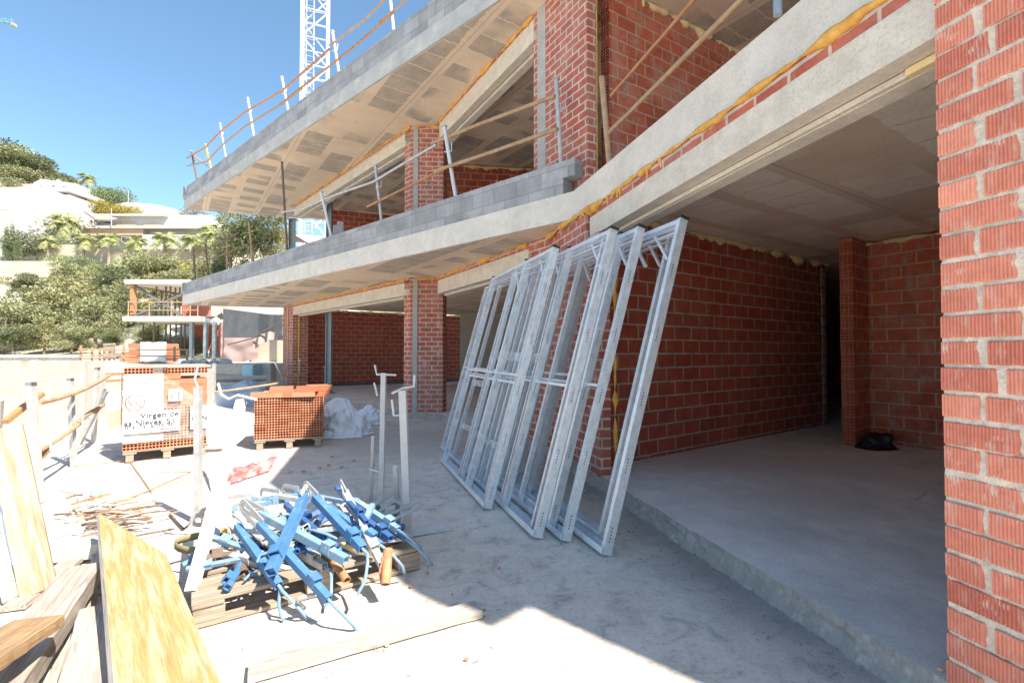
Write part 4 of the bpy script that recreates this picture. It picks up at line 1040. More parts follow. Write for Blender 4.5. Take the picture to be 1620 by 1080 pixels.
quadboard('shuttering_board','large worn yellow shuttering board sloping across the foreground',(FLp,FRp,NRp,NLp),.027,'woodyellow','woodpale')
# tan board standing against the fence at far left
b0=gd(62,936,.03); t0=at(8,676,b0.y+.18)
plank_pts('standing_board','tall tan board standing upright at the left edge of the picture',b0,t0,.155,.03,'woodtan',up=(.55,-.8,.1),seed=3,warp=.002)
m=MB(); a=gd(40,940,.02); b=at(-22,690,a.y+.2); m.beam(a,b,.06,.04,(.6,-.7,0)); tag(m.build('aluminium_batten',M['galv']),'grey metal batten standing beside the tan board at the left edge','batten')
a=gd(18,948,.02); b=at(-30,730,a.y+.25); plank_pts('white_batten','white sunlit batten behind the grey metal one at the left edge',a,b,.07,.03,'woodpale',up=(.6,-.7,0),seed=5)
# weathered baulk, bleached board, brown board in the lower left corner
plank_pts('weathered_baulk','thick split weathered baulk slanting up from the lower left corner',gd(-70,1180,.16),gd(132,908,.16),.17,.09,'woodgrey',seed=11,warp=.01)
plank_pts('bleached_board','bleached board with a knot lying next to the yellow board',gd(122,1230,.20),gd(168,960,.12),.20,.045,'woodpale',seed=13)
plank_pts('brown_board','dark brown board end poking in at the lower left edge',gd(-150,1120,.36),gd(62,985,.30),.17,.045,'woodbrown',seed=17,warp=.002)
plank_pts('narrow_batten','narrow pale batten squeezed between the baulk and the bleached board',gd(150,1010,.05),gd(140,905,.05),.05,.04,'woodgrey',seed=19)
plank_pts('loose_block','short timber block lying in the shade under the yellow board',gd(170,925,.04),gd(170,880,.04),.16,.07,'woodpale',seed=29)
plank_pts('rear_batten','flat plank end lying crosswise under the lower left timbers',gd(-40,1060,.02),gd(130,1150,.02),.12,.03,'woodgrey',seed=23)
plank_pts('ground_plank','long bleached plank lying alone on the sunlit screed',gd(393,1062,.022),gd(758,963,.022),.11,.042,'woodpale',seed=31,warp=.004)
plank_pts('ground_batten','thin batten lying against the long bleached plank',gd(600,1006,.012),gd(768,968,.012),.035,.022,'woodgrey',seed=37,warp=.002)
# flat white shuttering sheet under the heap's left end
q=[gd(195,880,.012),gd(300,792,.012),gd(325,800,.012),gd(300,905,.012)]

# ---------------------------------------------------------------- debris
def chunk(name,label,c,r,seed,mat='rubble',cat='rubble',grp=None,flat=1.0):
    m=MB(); n=9; rows=6; vs=[]
    for j in range(rows+1):
        ph=-math.pi/2+math.pi*j/rows
        for i in range(n):
            th=2*math.pi*i/n; d=V((math.cos(th)*math.cos(ph),math.sin(th)*math.cos(ph),math.sin(ph)))
            k=1/max(abs(d.x),abs(d.y),abs(d.z))**.8*(1+.35*noise.noise(d*1.3+V((seed,0,seed)))); vs.append(V(c)+V((d.x*r[0]*k,d.y*r[1]*k,max(-r[2]*.9,d.z*r[2]*k))))
    m.add(vs,[(j*n+i,j*n+(i+1)%n,(j+1)*n+(i+1)%n,(j+1)*n+i) for j in range(rows) for i in range(n)])
    return tag(m.build(name,M[mat]),label,cat,grp)
p=gd(118,868,.06); m=MB(); 
plank('concrete_offcut','broken slab offcut with a rough near edge beside the yellow board',p,(1,.25,.02),(0,.05,1),.36,.22,.09,'rubble',cat='rubble',seed=41,warp=.0)
rn=random.Random(5)
for i in range(40):
    a=gd(rn.gauss(142,24),rn.gauss(818,18),.02+.05*rn.random()); th=rn.gauss(.75,.55); L=rn.uniform(.12,.42)
    d=V((math.cos(th),math.sin(th),rn.uniform(-.08,.12)))*L
    rod([a,a+d*.5+V((0,0,.02*rn.random())),a+d],.005+.006*rn.random(),rn.choice(['darkrust','rustpale','oldsteel','darkrust','darkrust','rust']),'thin stick or steel offcut in the debris heap behind the yellow board','offcut','offcut','offcuts in the debris heap behind the yellow board')
for i in range(12):
    a=gd(rn.uniform(100,185),rn.uniform(785,845),.015); chunk('rubble_lump','small rubble lump in the debris heap behind the yellow board',a,(.03+.03*rn.random(),.03,.02),i*1.7,grp='rubble lumps in the debris heap')
chunk('blue_scrap','crumpled blue scrap in the debris heap behind the yellow board',gd(152,778,.04),(.05,.04,.035),3.3,'bluetub','scrap')
rod([gd(115,738,.01),gd(205,728,.01),gd(240,778,.01)],.006,'rust','bent reinforcing bar shaped like an elbow on the open screed','reinforcing_bar','bar')
rod([gd(246,746,.01),gd(302,746,.01),gd(200,790,.012)],.006,'rust','bent reinforcing bar with a sharp fold left of the slim post','reinforcing_bar','bar')
rod([gd(180,796,.012),gd(250,770,.012),gd(330,748,.012)],.006,'rustpale','long thin reinforcing bar lying towards the slim post','reinforcing_bar','bar')
rod([gd(268,812,.012),gd(290,836,.012),gd(300,828,.014)],.009,'darkrust','short dark bar with a crook left of the heap','reinforcing_bar','bar')
rod([gd(150,790,.02),gd(95,775,.02)],.005,'rust','straight thin bar pointing left from the debris heap','reinforcing_bar','bar')
for i,(px,py,mt) in enumerate(((678,895,'clay'),(676,905,'clay'),(612,1020,'foampale'),(738,1042,'redclay'),(1488,1058,'foampale'),(1160,905,'redclay'),(1158,915,'rubble'),(790,898,'redclay'),(650,927,'clay'))):
    chunk('rubble_crumb',['orange brick crumb right of the pallet, upper of two','orange brick crumb right of the pallet, lower of two','yellow foam crumb below the long plank','red crumb on the sunlit screed below the plank end','yellow foam crumb on the slab beside the near pier','red brick crumb in the dirt along the slab edge','pale stone crumb in the dirt along the slab edge','red crumb in the shade between pallet and frames','orange brick crumb just under the pallet corner'][i],gd(px,py,.128 if px==1488 else .006),(.010,.008,.005),i+.5,mt,'crumb')
for i,(px,py) in enumerate(((525,722),(505,740),(540,738),(560,728),(520,735),(480,745),(590,735))):
    chunk('brick_shard','broken red brick shard on the shaded screed behind the heap',gd(px,py,.01),(.022,.014,.007),i*2.1,'rust','shard','red brick shards behind the heap')

# ---------------------------------------------------------------- terrace edge guardrail at the left
fg='square guardrail posts along the terrace edge'
def edge_post(label,bx,by,tx,ty,w=.05,hooks=()):
    b=gd(bx,by); T=at(tx,ty,b.y); t=post('guardrail_post',label,b,T,w,'oldsteel',[[at(*h,b.y) for h in hk] for hk in hooks],grp=fg)
    m=MB(); m.box((T.x,T.y,T.z+.005),(w*2.0,w*1.6,.01)); m.build('head_plate',M['oldsteel'],t)
    return t
edge_post('nearest square guardrail post at the left with a flat head plate',62,795,49,604,.055,[[(70,600),(79,602),(78,632)],[(72,682),(81,684),(80,712)]])
edge_post('second square guardrail post from the left edge of the picture',117,737,111,598,.05,[[(123,598),(129,598),(128,612)],[(124,655),(131,656),(130,672)]])
edge_post('third square guardrail post close to the wrapped bricks',148,700,154,581,.05,[[(160,590),(170,589)]])
post('leaning_post','grey guardrail post leaning left between the second and third uprights',gd(124,704),at(168,617,7.0),.055,'oldsteel')
post('bent_hook_rod','bent steel hook rod at the left picture edge above the tan board',gd(-6,760),at(2,632,4.6),.03,'oldsteel',[])
def pole(label,pts,r,mat,name='rail_pole'):
    m=MB(); P=[V(p) for p in pts]; m.path(P,r,9,0,None,[r*(1+.18*noise.noise(V((i*1.3,r*100,0)))) for i in range(len(P))]); return tag(m.build(name,M[mat]),label,'rail')
def bend(a,b,n=10,sag=.03,seed=0):
    a,b=V(a),V(b); return [a.lerp(b,i/n)+V((0,0,-sag*math.sin(math.pi*i/n)+.006*noise.noise(V((i*.9,seed,0))))) for i in range(n+1)]
plank_pts('rail_timber','orange split timber rail crossing the nearest guardrail post',at(8,668,4.3),at(66,622,4.75),.05,.045,'woodorange',seed=51)
pole('upper rusty rail from the second guardrail post to the wrapped bricks',bend(at(62,637,4.85),at(172,594,6.6),12,.05),.024,'rustpale')
pole('thin upper rail overlapping the rusty one near the wrapped bricks',bend(at(112,625,5.7),at(176,592,7.0),8,.01),.017,'rust')
plank_pts('rail_timber','rough timber end lying against the nearest post on the lower rail',at(44,742,4.55),at(78,708,4.95),.05,.04,'woodorange',seed=53)
pole('lower rusty rail running back from the nearest guardrail post',bend(at(54,717,4.55),at(126,670,5.9),10,.02),.022,'rustpale')
pole('lower timber pole continuing the rusty rail to the third post',bend(at(118,672,5.8),at(164,640,7.1),8,-.02,4),.026,'rustpale')
pole('farthest lower rail stub by the wrapped bricks',bend(at(150,652,6.7),at(164,638,7.3),4,0),.024,'rust')
# pale retaining wall beyond the guardrail, with a low opening in it
m=MB(); 
def wallgrid(p0,p1,z0,z1,nu,nv,amp):
    p0=V((*p0,0));p1=V((*p1,0)); d=(p1-p0).normalized(); nn=V((d.y,-d.x,0)); vs=[]
    for j in range(nv+1):
        for i in range(nu+1):
            q=p0.lerp(p1,i/nu); k=amp*noise.noise(V((i*.35,j*.35,1)))+amp*.5*noise.noise(V((i*.9,j*.9,7)))
            zz=z0+(z1-z0)*j/nv; zz+= .02*noise.noise(V((i*.4,5,0))) if j==nv else 0
            vs.append((q.x+nn.x*k,q.y+nn.y*k,zz))
    return vs,[(j*(nu+1)+i,j*(nu+1)+i+1,(j+1)*(nu+1)+i+1,(j+1)*(nu+1)+i) for j in range(nv) for i in range(nu)]
Wa=gd(-260,705); Wb=gd(134,686)
vs,fs=wallgrid((Wa.x,Wa.y),(Wb.x,Wb.y),-.1,1.235,60,14,.02); m.add(vs,fs,0,True)
m.prism([(Wa.x,Wa.y+.03),(Wb.x,Wb.y+.03),(Wb.x,Wb.y+.4),(Wa.x,Wa.y+.4)],-.1,1.22)
tag(m.build('retaining_wall',M['whitewall']),'rough white retaining wall behind the terrace guardrail','wall')
Wc=gd(178,672); Wd=gd(335,640)
m=MB(); m.prism([(Wb.x+.02,Wb.y+.05),(Wc.x,Wc.y+.2),(Wc.x,Wc.y+.5),(Wb.x+.02,Wb.y+.45)],-.1,.30); tag(m.build('low_wall',M['tanwall']),'low tan wall stub at the gap beside the wrapped bricks','wall')
m=MB(); m.prism([(Wb.x+.2,Wb.y+1.6),(Wc.x+.6,Wc.y+1.8),(Wc.x+.6,Wc.y+2.1),(Wb.x+.2,Wb.y+2.0)],-.1,1.0); tag(m.build('rear_low_wall',M['whitewall']),'pale low wall seen through the gap beside the wrapped bricks','wall')
for i,(za,lab) in enumerate(((.98,'upper rusty steel beam across the gap beside the wrapped bricks'),(.86,'lower rusty steel beam across the gap beside the wrapped bricks'))):
    m=MB(); m.beam((Wb.x-.05,Wb.y+.2,za),(Wc.x+.2,Wc.y+.35,za-.02),.06,.05); tag(m.build('steel_beam',M['rust']),lab,'beam')

# loose grit swept against the slab step and scattered over the screed
rg_=random.Random(33); m=MB()
def pebble(x,y,z,r):
    vs=[(x+r*rg_.uniform(.6,1.2)*ax,y+r*rg_.uniform(.6,1.2)*ay,z+r*.8*rg_.uniform(.6,1.1)*az_) for ax,ay,az_ in ((1,0,0),(0,1,0),(-1,0,0),(0,-1,0),(.1,.1,1),(0,0,-.4))]
    m.add(vs,[(0,1,4),(1,2,4),(2,3,4),(3,0,4),(1,0,5),(2,1,5),(3,2,5),(0,3,5)])
for i in range(1500):
    y=rg_.uniform(1.2,5.0); o=abs(rg_.gauss(0,.16))+.01; g_=Gl(y); x=g_.x-.97*o; pebble(x,y-.2425*o,.0,rg_.uniform(.0015,.007) if rg_.random()<.96 else rg_.uniform(.008,.016))
for i in range(1300):
    y=rg_.uniform(1.6,7.5); x=rg_.uniform(-4.5,1.2)
    if noise.noise(V((x*1.1,y*1.1,5)))<.0: continue
    pebble(x,y,.0,rg_.uniform(.0012,.005) if rg_.random()<.97 else rg_.uniform(.006,.012))
tag(m.build('grit',M['grit'],org=(0,0,0)),'loose grey grit along the slab step and over the screed','grit',kind='stuff')

plank_pts('short_plank','short grey plank lying flat behind the weathered baulk',gd(20,960,.02),gd(118,885,.02),.11,.03,'woodgrey',seed=61)
plank_pts('split_board','split pale board lying under the bleached board at the bottom edge',gd(60,1130,.03),gd(112,985,.03),.13,.03,'woodpale',seed=67)
plank_pts('edge_plank','pale plank peeking out below the brown board at the lower left corner',gd(-120,1100,.10),gd(30,1040,.10),.12,.035,'woodgrey',seed=71)
rk=random.Random(91); m=MB()
def chip(x,y,r):
    a=rk.uniform(0,6.28); L=r*rk.uniform(1,3.5); d=V((math.cos(a),math.sin(a),0)); s=V((-d.y,d.x,0))*r*.35; c=V((x,y,.004)); m.add([c-d*L-s,c+d*L-s*.6,c+d*L*.9+s,c-d*L*.8+s,c+V((0,0,r*.5))],[(0,1,4),(1,2,4),(2,3,4),(3,0,4)])
for i in range(420):
    if rk.random()<.6: q=gd(rk.gauss(170,70),rk.gauss(860,60)); 
    else: q=gd(rk.uniform(250,800),rk.uniform(760,1075))
    chip(q.x,q.y,rk.uniform(.002,.007))
tag(m.build('wood_chips',M['woodbrown'],org=(0,0,0)),'brown chips and splinters strewn over the sunlit screed','chips',kind='stuff')
# ================================================================ guardrails on the slabs
def bline(px,inset=.1):
    u=(px-810)/FOC; t=(K.x-u*K.y)/(-BD.x+u*BD.y); p=K+BD*t+V((.663,.749))*inset; return p
def railpt(px,py,inset=.1): return at(px,py,bline(px,inset).y)
def rpost(name,label,px,pyt,z0,w,mat,px_top=None,grp=None,inset=.1,cap=True):
    p=bline(px,inset); T=at(px_top or px,pyt,p.y); t=thing(name,label,'post',(p.x,p.y,z0),grp)
    m=MB(); m.tube((p.x,p.y,z0),T,w/2,9); m.build('shaft',M[mat],t)
    if cap:
        m=MB(); m.tube(T,T+V((0,0,.02)),w*.75,9); m.build('cap',M['oldsteel'],t)
        m=MB(); q=T-V((0,0,.38)); m.path([q,q+V((.11,-.02,0)),q+V((.115,-.02,.13))],.009,6); m.build('hook',M[mat],t)
    return t
rg='guardrail posts along the roof edge'
for i,(px,py,mt,w) in enumerate(((303,240,'darkrust',.06),(325,229,'orange',.05),(348,196,'oldsteel',.055),(392,156,'cranewhite',.055),(446,123,'cranewhite',.055),(526,51,'cranewhite',.055),(613,-40,'cranewhite',.055))):
    nm=['dark roof guardrail post at the far left corner of the roof','short yellow roof guardrail post next to the left roof corner','grey roof guardrail post, third from the left roof corner','pale roof guardrail post midway between roof corner and crane mast','pale roof guardrail post just left of the crane mast','pale roof guardrail post just right of the crane mast','pale roof guardrail post farthest right, cut by the top of the picture'][i]
    rpost('roof_guardrail_post',nm,px,py,ZR+.70,w,mt,grp=rg)
def railing(label,pts,r,mat,name='guardrail_tube',inset=.06,n=4):
    P=[railpt(a,b,inset) for a,b in pts]; Q=[]
    for i in range(len(P)-1):
        for k in range(n): Q.append(P[i].lerp(P[i+1],k/n))
    Q.append(P[-1]); m=MB(); m.path(Q,r,8,0,None,[r*(1+.15*noise.noise(V((i*.7,r*90,0)))) for i in range(len(Q))]); return tag(m.build(name,M[mat]),label,'rail')
railing('upper rusty roof rail left of the crane mast',[(296,250),(325,233),(349,208),(388,177),(447,143),(521,78)],.022,'rust')
railing('upper roof rail right of the crane mast, running out of the picture',[(521,72),(534,64),(577,32),(612,-4),(650,-40)],.020,'rustpale')
railing('lower rusty roof rail in the left half of the roof edge',[(296,263),(327,256),(350,231),(388,200),(447,164),(478,140)],.022,'rustpale')
railing('lower dark roof rail crossing the crane mast',[(440,168),(480,136),(524,103),(560,74),(623,20)],.020,'rust')
railing('lower pale roof rail at the top edge of the picture',[(600,36),(622,18),(645,-2),(690,-42)],.02,'rustpale')
p=at(305,245,bline(303).y); q=at(330,264,bline(325).y); rod([p,q],.02,'rust','short diagonal brace in the roof guardrail corner','diagonal_brace','brace')
fg2='guardrail posts along the first floor balcony edge'
zb=ZF+.735
for px,ptx,py,mt,w,lab,cap in ((301,306,395,'darkrust',.05,'leftmost dark balcony guardrail bar',0),(322,325,387,'darkrust',.05,'second dark balcony guardrail bar from the left end',0),(351,360,367,'rustpale',.055,'leaning tan balcony guardrail bar in front of the cypress',0),(391,394,352,'rustpale',.055,'upright tan balcony guardrail bar in front of the big pine',0),(445,446,256,'darkrust',.05,'tall dark bar standing on the balcony and reaching up to the roof soffit',0),(515,508,304,'cranewhite',.055,'white balcony guardrail post wedged in a grey block',1),(594,594,263,'oldsteel',.055,'grey balcony guardrail post in the middle of the left window',1),(712,703,201,'cranewhite',.06,'leaning white balcony guardrail post beside the upper brick pillar',1),(880,880,126,'oldsteel',.055,'grey balcony guardrail post in front of the upper brick pier',1)):
    rpost('balcony_guardrail_post',lab,px,py,zb,w,mt,ptx,fg2,.11,cap)
p=bline(513,.11); m=MB(); m.box((0,0,.2),(.20,.22,.40)); m.box((.03,0,.45),(.12,.16,.1)); o=m.build('loose_block',M['blockplain'],local=True,bevel=.01); o.location=(p.x+.05,p.y+.25,zb-.4); o.rotation_euler=(0,.05,.4); 
o.location.z=zb-.10; tag(o,'loose grey concrete block holding the white balcony post','block')
railing('upper pale rail across the left balcony window',[(505,318),(540,305),(590,288),(640,258),(690,229)],.022,'oldsteel')
railing('upper tan rail across the right balcony window',[(683,227),(760,196),(878,152)],.026,'rustpale')
railing('lower reddish rail across the left balcony window',[(581,327),(640,298),(705,266)],.02,'rust')
railing('lower tan rail across the right balcony window',[(687,271),(780,240),(882,204)],.026,'rustpale')
railing('thin upper rail between the dark balcony bars at the left',[(304,402),(340,388),(378,368)],.022,'darkrust')
railing('thin lower rail between the tan balcony bars at the left',[(323,414),(360,400),(393,386)],.022,'darkrust')
railing('slack thin rail at the left end of the first floor window',[(446,336),(480,330),(516,314)],.02,'oldsteel')
# open terrace above the garage
q=Gl(4.78)+V((.970,.2425))*.06
t=thing('terrace_guardrail_post','dusty rusty guardrail post above the garage beam beside the hollow brick end','post',(q.x,q.y,ZF+.33),'terrace guardrail posts above the garage beam')
T=at(952,122,q.y); m=MB(); m.tube((q.x,q.y,ZF+.33),T,.03,9); m.build('shaft',M['rustpale'],t)
q=Gl(2.66)+V((.970,.2425))*.05
t=thing('terrace_guardrail_post','grey guardrail post above the garage beam at the top edge of the picture','post',(q.x,q.y,ZF+.33),'terrace guardrail posts above the garage beam')
m=MB(); m.tube((q.x,q.y,ZF+.33),(q.x,q.y,ZF+1.4),.024,9); m.build('shaft',M['steelpost'],t); m=MB(); m.path([(q.x,q.y,ZF+.42),(q.x+.05,q.y-.06,ZF+.42),(q.x+.05,q.y-.06,ZF+.54)],.008,6); m.build('hook',M['steelpost'],t)
for z,y0,mt,r,lab in ((3.555,4.72,'rustpale',.019,'lower pale rusty rail sloping across the upper brick wall'),(3.90,4.68,'rust',.015,'upper dark rusty rail sloping across the upper brick wall')):
    a=Gl(y0)+V((.970,.2425))*.03; b=Gl(1.5)+V((.970,.2425))*.03
    pole(lab,bend((a.x,a.y,z),(b.x,b.y,z+.01),16,.015,z),r,mt,name='terrace_guardrail_tube')

# ================================================================ cranes
t=thing('tower_crane','white lattice tower crane mast rising behind the roof slab','crane',(-10.2,24.2,-.2))
hw=.60; rot=Matrix.Rotation(.38,3,'Z'); c0=V((-10.05,24.2,0)); H0,H1=-.2,44
cs=[c0+rot@V((a*hw,b*hw,0)) for a,b in ((-1,-1),(1,-1),(1,1),(-1,1))]
for c in cs:
    m=MB(); m.beam(c+V((0,0,H0)),c+V((0,0,H1)),.13,.13,(1,0,0)); m.build('leg',M['cranewhite'],t)
m=MB(); z=0; k=0; pz=1.42
while z<H1-2:
    for i in range(4):
        a,b=cs[i],cs[(i+1)%4]
        m.tube(a+V((0,0,z)),b+V((0,0,z)),.028,5); m.tube(a+V((0,0,z+pz*.5)),b+V((0,0,z+pz*.5)),.016,5)
        if (k+i)%2: a,b=b,a
        m.tube(a+V((0,0,z)),b+V((0,0,z+pz)),.036,5)
    z+=pz; k+=1
m.build('lattice',M['cranewhite'],t)
m=MB(); ld=c0+rot@V((-.25,.2,0))
for dx in (-.18,.18): m.tube(ld+rot@V((dx,0,0)),ld+rot@V((dx,0,0))+V((0,0,H1)),.025,5)
for i in range(150): m.tube(ld+rot@V((-.18,0,0))+V((0,0,.29*i)),ld+rot@V((.18,0,0))+V((0,0,.29*i)),.012,4)
m.build('ladder',M['cranewhite'],t)
Yc=95; t=thing('distant_crane_jib','tip of a distant teal crane jib at the top left picture edge','crane',at(-60,25,Yc))
a=at(-160,20,Yc); b=at(19,36,Yc); m=MB(); n=18
for off in ((0,0,0),(0,.9,0),(0,.45,1.1)): m.tube(a+V(off),b+V(off)*.6,.09,5)
for i in range(n):
    p=a.lerp(b,i/n); q=a.lerp(b,(i+1)/n); m.tube(p,(p+q)/2+V((0,.45,1.0)),.05,4); m.tube((p+q)/2+V((0,.45,1.0)),q,.05,4); m.tube(p+V((0,.9,0)),(p+q)/2+V((0,.45,1.0)),.05,4)
m.build('jib_lattice',M['teal'],t); m=MB(); m.box(b+V((.1,.3,-.3)),(.5,.8,.5)); m.build('jib_tip',M['woodtan'],t)

# ================================================================ terrain behind
def interp(x,tab):
    if x<=tab[0][0]: return tab[0][1]
    for (a,b),(c,d) in zip(tab,tab[1:]):
        if x<=c: return b+(d-b)*(x-a)/(c-a)
    return tab[-1][1]
SIL=[(-1200,120),(-400,190),(0,287),(60,303),(110,312),(210,321),(250,325),(290,336),(325,350),(350,372),(450,392),(600,430),(1000,480),(2000,530)]
FR=[(30,0),(36,.02),(44,.14),(52,.28),(60,.41),(70,.50),(78,.585),(84,.545),(91,.505),(94,.53),(97,.88),(101,.93),(110,1.0),(125,1.0),(160,.9),(230,.6)]
def terr(x,y):
    px=810+x/y*FOC; e=(557-interp(px,SIL))/FOC
    return .9+7.0*math.exp(-((x+24)**2+(y-49)**2)/70.0)+interp(y,FR)*e*min(y,140)+.5*noise.noise(V((x*.08,y*.08,0)))*min(1,max(0,(y-36)/12))
m=MB(); nx,ny=110,70; vs=[]
for j in range(ny+1):
    y=31+199*(j/ny)**1.3
    for i in range(nx+1):
        u=-2.4+3.9*i/nx; vs.append((u*y,y,terr(u*y,y)))
m.add(vs,[(j*(nx+1)+i,j*(nx+1)+i+1,(j+1)*(nx+1)+i+1,(j+1)*(nx+1)+i) for j in range(ny) for i in range(nx)],0,True)
tag(m.build('hillside',M['soil'],org=(0,0,0)),kind='structure')
m=MB(); S=2500; m.add([(-S,-S,-.35),(S,-S,-.35),(S,S,-.35),(-S,S,-.35)],[(0,1,2,3)]); tag(m.build('ground',M['dirt'],org=(0,0,-.35)),kind='structure')
m=MB(); m.prism([(-60,17.5),(-9.6,17.5),(-6,21),(-2,25),(-2,40),(-75,40)],-.4,.93); tag(m.build('neighbour_terrace',M['dirt'],org=(-30,28,0)),kind='structure')

# ---------------------------------------------------------------- trees
def leafy(lumps,n,size,seed,asp=2.2,shell=.5,up=.3):
    rnd=random.Random(seed); m=MB(); tot=sum(l[1][0]*l[1][1]*l[1][2] for l in lumps); fs=[];vs=[]
    for c,r in lumps:
        k=int(n*r[0]*r[1]*r[2]/tot)+6; c=V(c)
        for _ in range(k):
            while True:
                d=V((rnd.uniform(-1,1),rnd.uniform(-1,1),rnd.uniform(-1,1)))
                if .05<d.length<1: break
            d.normalize(); rr=shell+(1.06-shell)*rnd.random()**.6
            if noise.noise(d*2.3+V((seed,c.x,c.y)))<-.18: rr*=.72
            p=c+V((d.x*r[0],d.y*r[1],d.z*r[2]))*rr
            ax=(d+V((rnd.gauss(0,.6),rnd.gauss(0,.6),rnd.gauss(0,.6)+up))).normalized()
            sd=ax.cross(V((rnd.gauss(0,1),rnd.gauss(0,1),rnd.gauss(0,1)))).normalized()
            L=size*rnd.uniform(.6,1.3); w=L/asp; b=len(vs)
            vs+= [p-sd*w*.5,p+ax*L*.5-sd*w*.1+sd*w*.7*.5,p+ax*L,p+ax*L*.4-sd*w*.55] if False else [p,p+ax*L*.45+sd*w*.5,p+ax*L,p+ax*L*.45-sd*w*.5]
            fs.append((b,b+1,b+2,b+3))
    m.add(vs,fs); return m
def make_tree(name,label,cat,lumps,n,size,seed,leafmat,trunk,limbs,barkmat='bark',asp=2.2,shell=.5,grp=None):
    t=thing(name,label,cat,(0,0,0),grp)
    m=MB(); m.path([V(p) for p,_ in trunk],.1,8,0,None,[r for _,r in trunk])
    for a,b,r in limbs: m.path([V(a),(V(a)+V(b))/2+V((0,0,.1)),V(b)],r,5,0,None,[r,r*.7,r*.25])
    m.build('trunk',M[barkmat],t); leafy(lumps,n,size,seed,asp,shell).build('crown',M[leafmat],t); return t
def rl(seed,n,R0,z0,z1,rs,flat=.6):
    rnd=random.Random(seed); out=[]
    for i in range(n):
        a=2*math.pi*i/n+rnd.uniform(-.5,.5); k=rnd.uniform(.2,1)*R0; r=rnd.uniform(*rs); out.append(((math.cos(a)*k,math.sin(a)*k,rnd.uniform(z0,z1)),(r,r,r*flat)))
    return out
# unit-sized prototypes about 6 m tall
protos={}
def pine_proto(key,seed,leafmat,n=7000,R0=1.9,z=(2.0,5.2),size=.24):
    L=rl(seed,11,R0,z[0],z[1],(.75,1.35),.62)+[((0,0,5.3),(1.0,1.0,.6)),((.3,.2,4.0),(1.2,1.2,.8))]
    tr=[((0,0,-.6),.17),((.08,0,1.2),.14),((-.05,.1,3.0),.10),((.1,0,4.9),.04)]
    lm=[((0,0,1.2+.3*i),L[i][0],.06) for i in range(9)]
    return make_tree('pine_tree','pine','tree',L,n,size,seed,leafmat,tr,lm)
PR={'a':pine_proto('a',1,'pine'),'b':pine_proto('b',2,'pine',z=(1.3,4.8)),'c':pine_proto('c',3,'pinedark'),'d':pine_proto('d',4,'pineyel',R0=2.2,z=(1.0,4.2))}
first={k:True for k in PR}
def put_tree(key,label,px,pyt,Y,grp,width=1.0,rz=None,hz=5.95,dz=0.0,cat='tree',kind=PR):
    x=xat(px,Y); zb_=terr(x,Y)+dz if Y>31 else dz; zt=at(px,pyt,Y).z; s=max(.15,(zt-zb_)/hz)
    o=kind[key] if first.get(key,False) else dup(kind[key]); first[key]=False
    o.location=(x,Y,zb_); o.scale=(s*width,s*width,s); o.rotation_euler=(0,0,random.uniform(0,6.28) if rz is None else rz); tag(o,label,cat,grp); return o
G_='pine trees on the slope behind the retaining wall'
lst=[('b',8,470,36,'front row pine at the left picture edge above the wall'),('a',58,452,39,'tall front row pine, second from the left edge'),('d',108,440,41,'yellowish front row pine near the middle of the slope'),('b',152,468,37,'rounded front row pine in the middle of the slope'),('a',198,442,43,'tall pine left of the neighbouring building frame'),('d',243,432,45,'pale pine behind the neighbouring building frame'),('b',288,425,47,'pine behind the right end of the neighbouring frame'),('c',38,432,52,'dark second row pine near the left edge'),('a',96,412,55,'second row pine under the left palms'),('d',150,418,56,'pale second row pine under the middle palms'),('b',214,398,58,'bushy second row pine under the long villa'),('a',262,402,60,'second row pine under the right half of the long villa'),('c',186,424,50,'darker pine between the two rows in the middle'),('d',304,432,53,'pale pine between villa and balcony end'),('a',330,405,62,'slender pine just left of the balcony end'),('c',20,512,33.5,'low dark pine at the left behind the wall top'),('b',112,512,34,'low bushy pine behind the middle of the wall'),('c',176,522,33,'low dark pine behind the leaning site pallet'),('d',236,512,34.5,'low pale pine behind the far brick stacks'),('a',-45,440,40,'pine just outside the left picture edge'),('d',70,500,35.5,'low spreading pine in front of the second pine')]
for k,px,py,Y,lab in lst: put_tree(k,lab,px,py,Y,G_,width=random.uniform(1.15,1.6))
G2='pines on the upper hill at the left'
for k,px,py,Y,lab in (('c',2,221,103,'tall dark hilltop pine at the left picture edge'),('a',26,232,104,'second tall hilltop pine from the left'),('c',44,250,105,'mid height hilltop pine with a rounded crown'),('a',58,262,106,'smaller hilltop pine right of the rounded one'),('c',72,268,107,'small dark hilltop pine left of the white house'),('a',104,279,112,'tree top peeking over the white house'),('b',18,262,101,'bushy lower hilltop pine in front of the tall ones')):
    put_tree(k,lab,px,py,Y,G2,width=1.5)
# big pine by the balcony end
o=put_tree('c','big dark pine with a forked trunk behind the balcony end',398,330,46,None,width=1.15)
o=put_tree('a','lighter pine crown touching the big dark pine on its left',362,338,47,None,width=1.0)
o=put_tree('d','yellowish pine crown touching the big dark pine on its right',430,343,48,None,width=1.0)
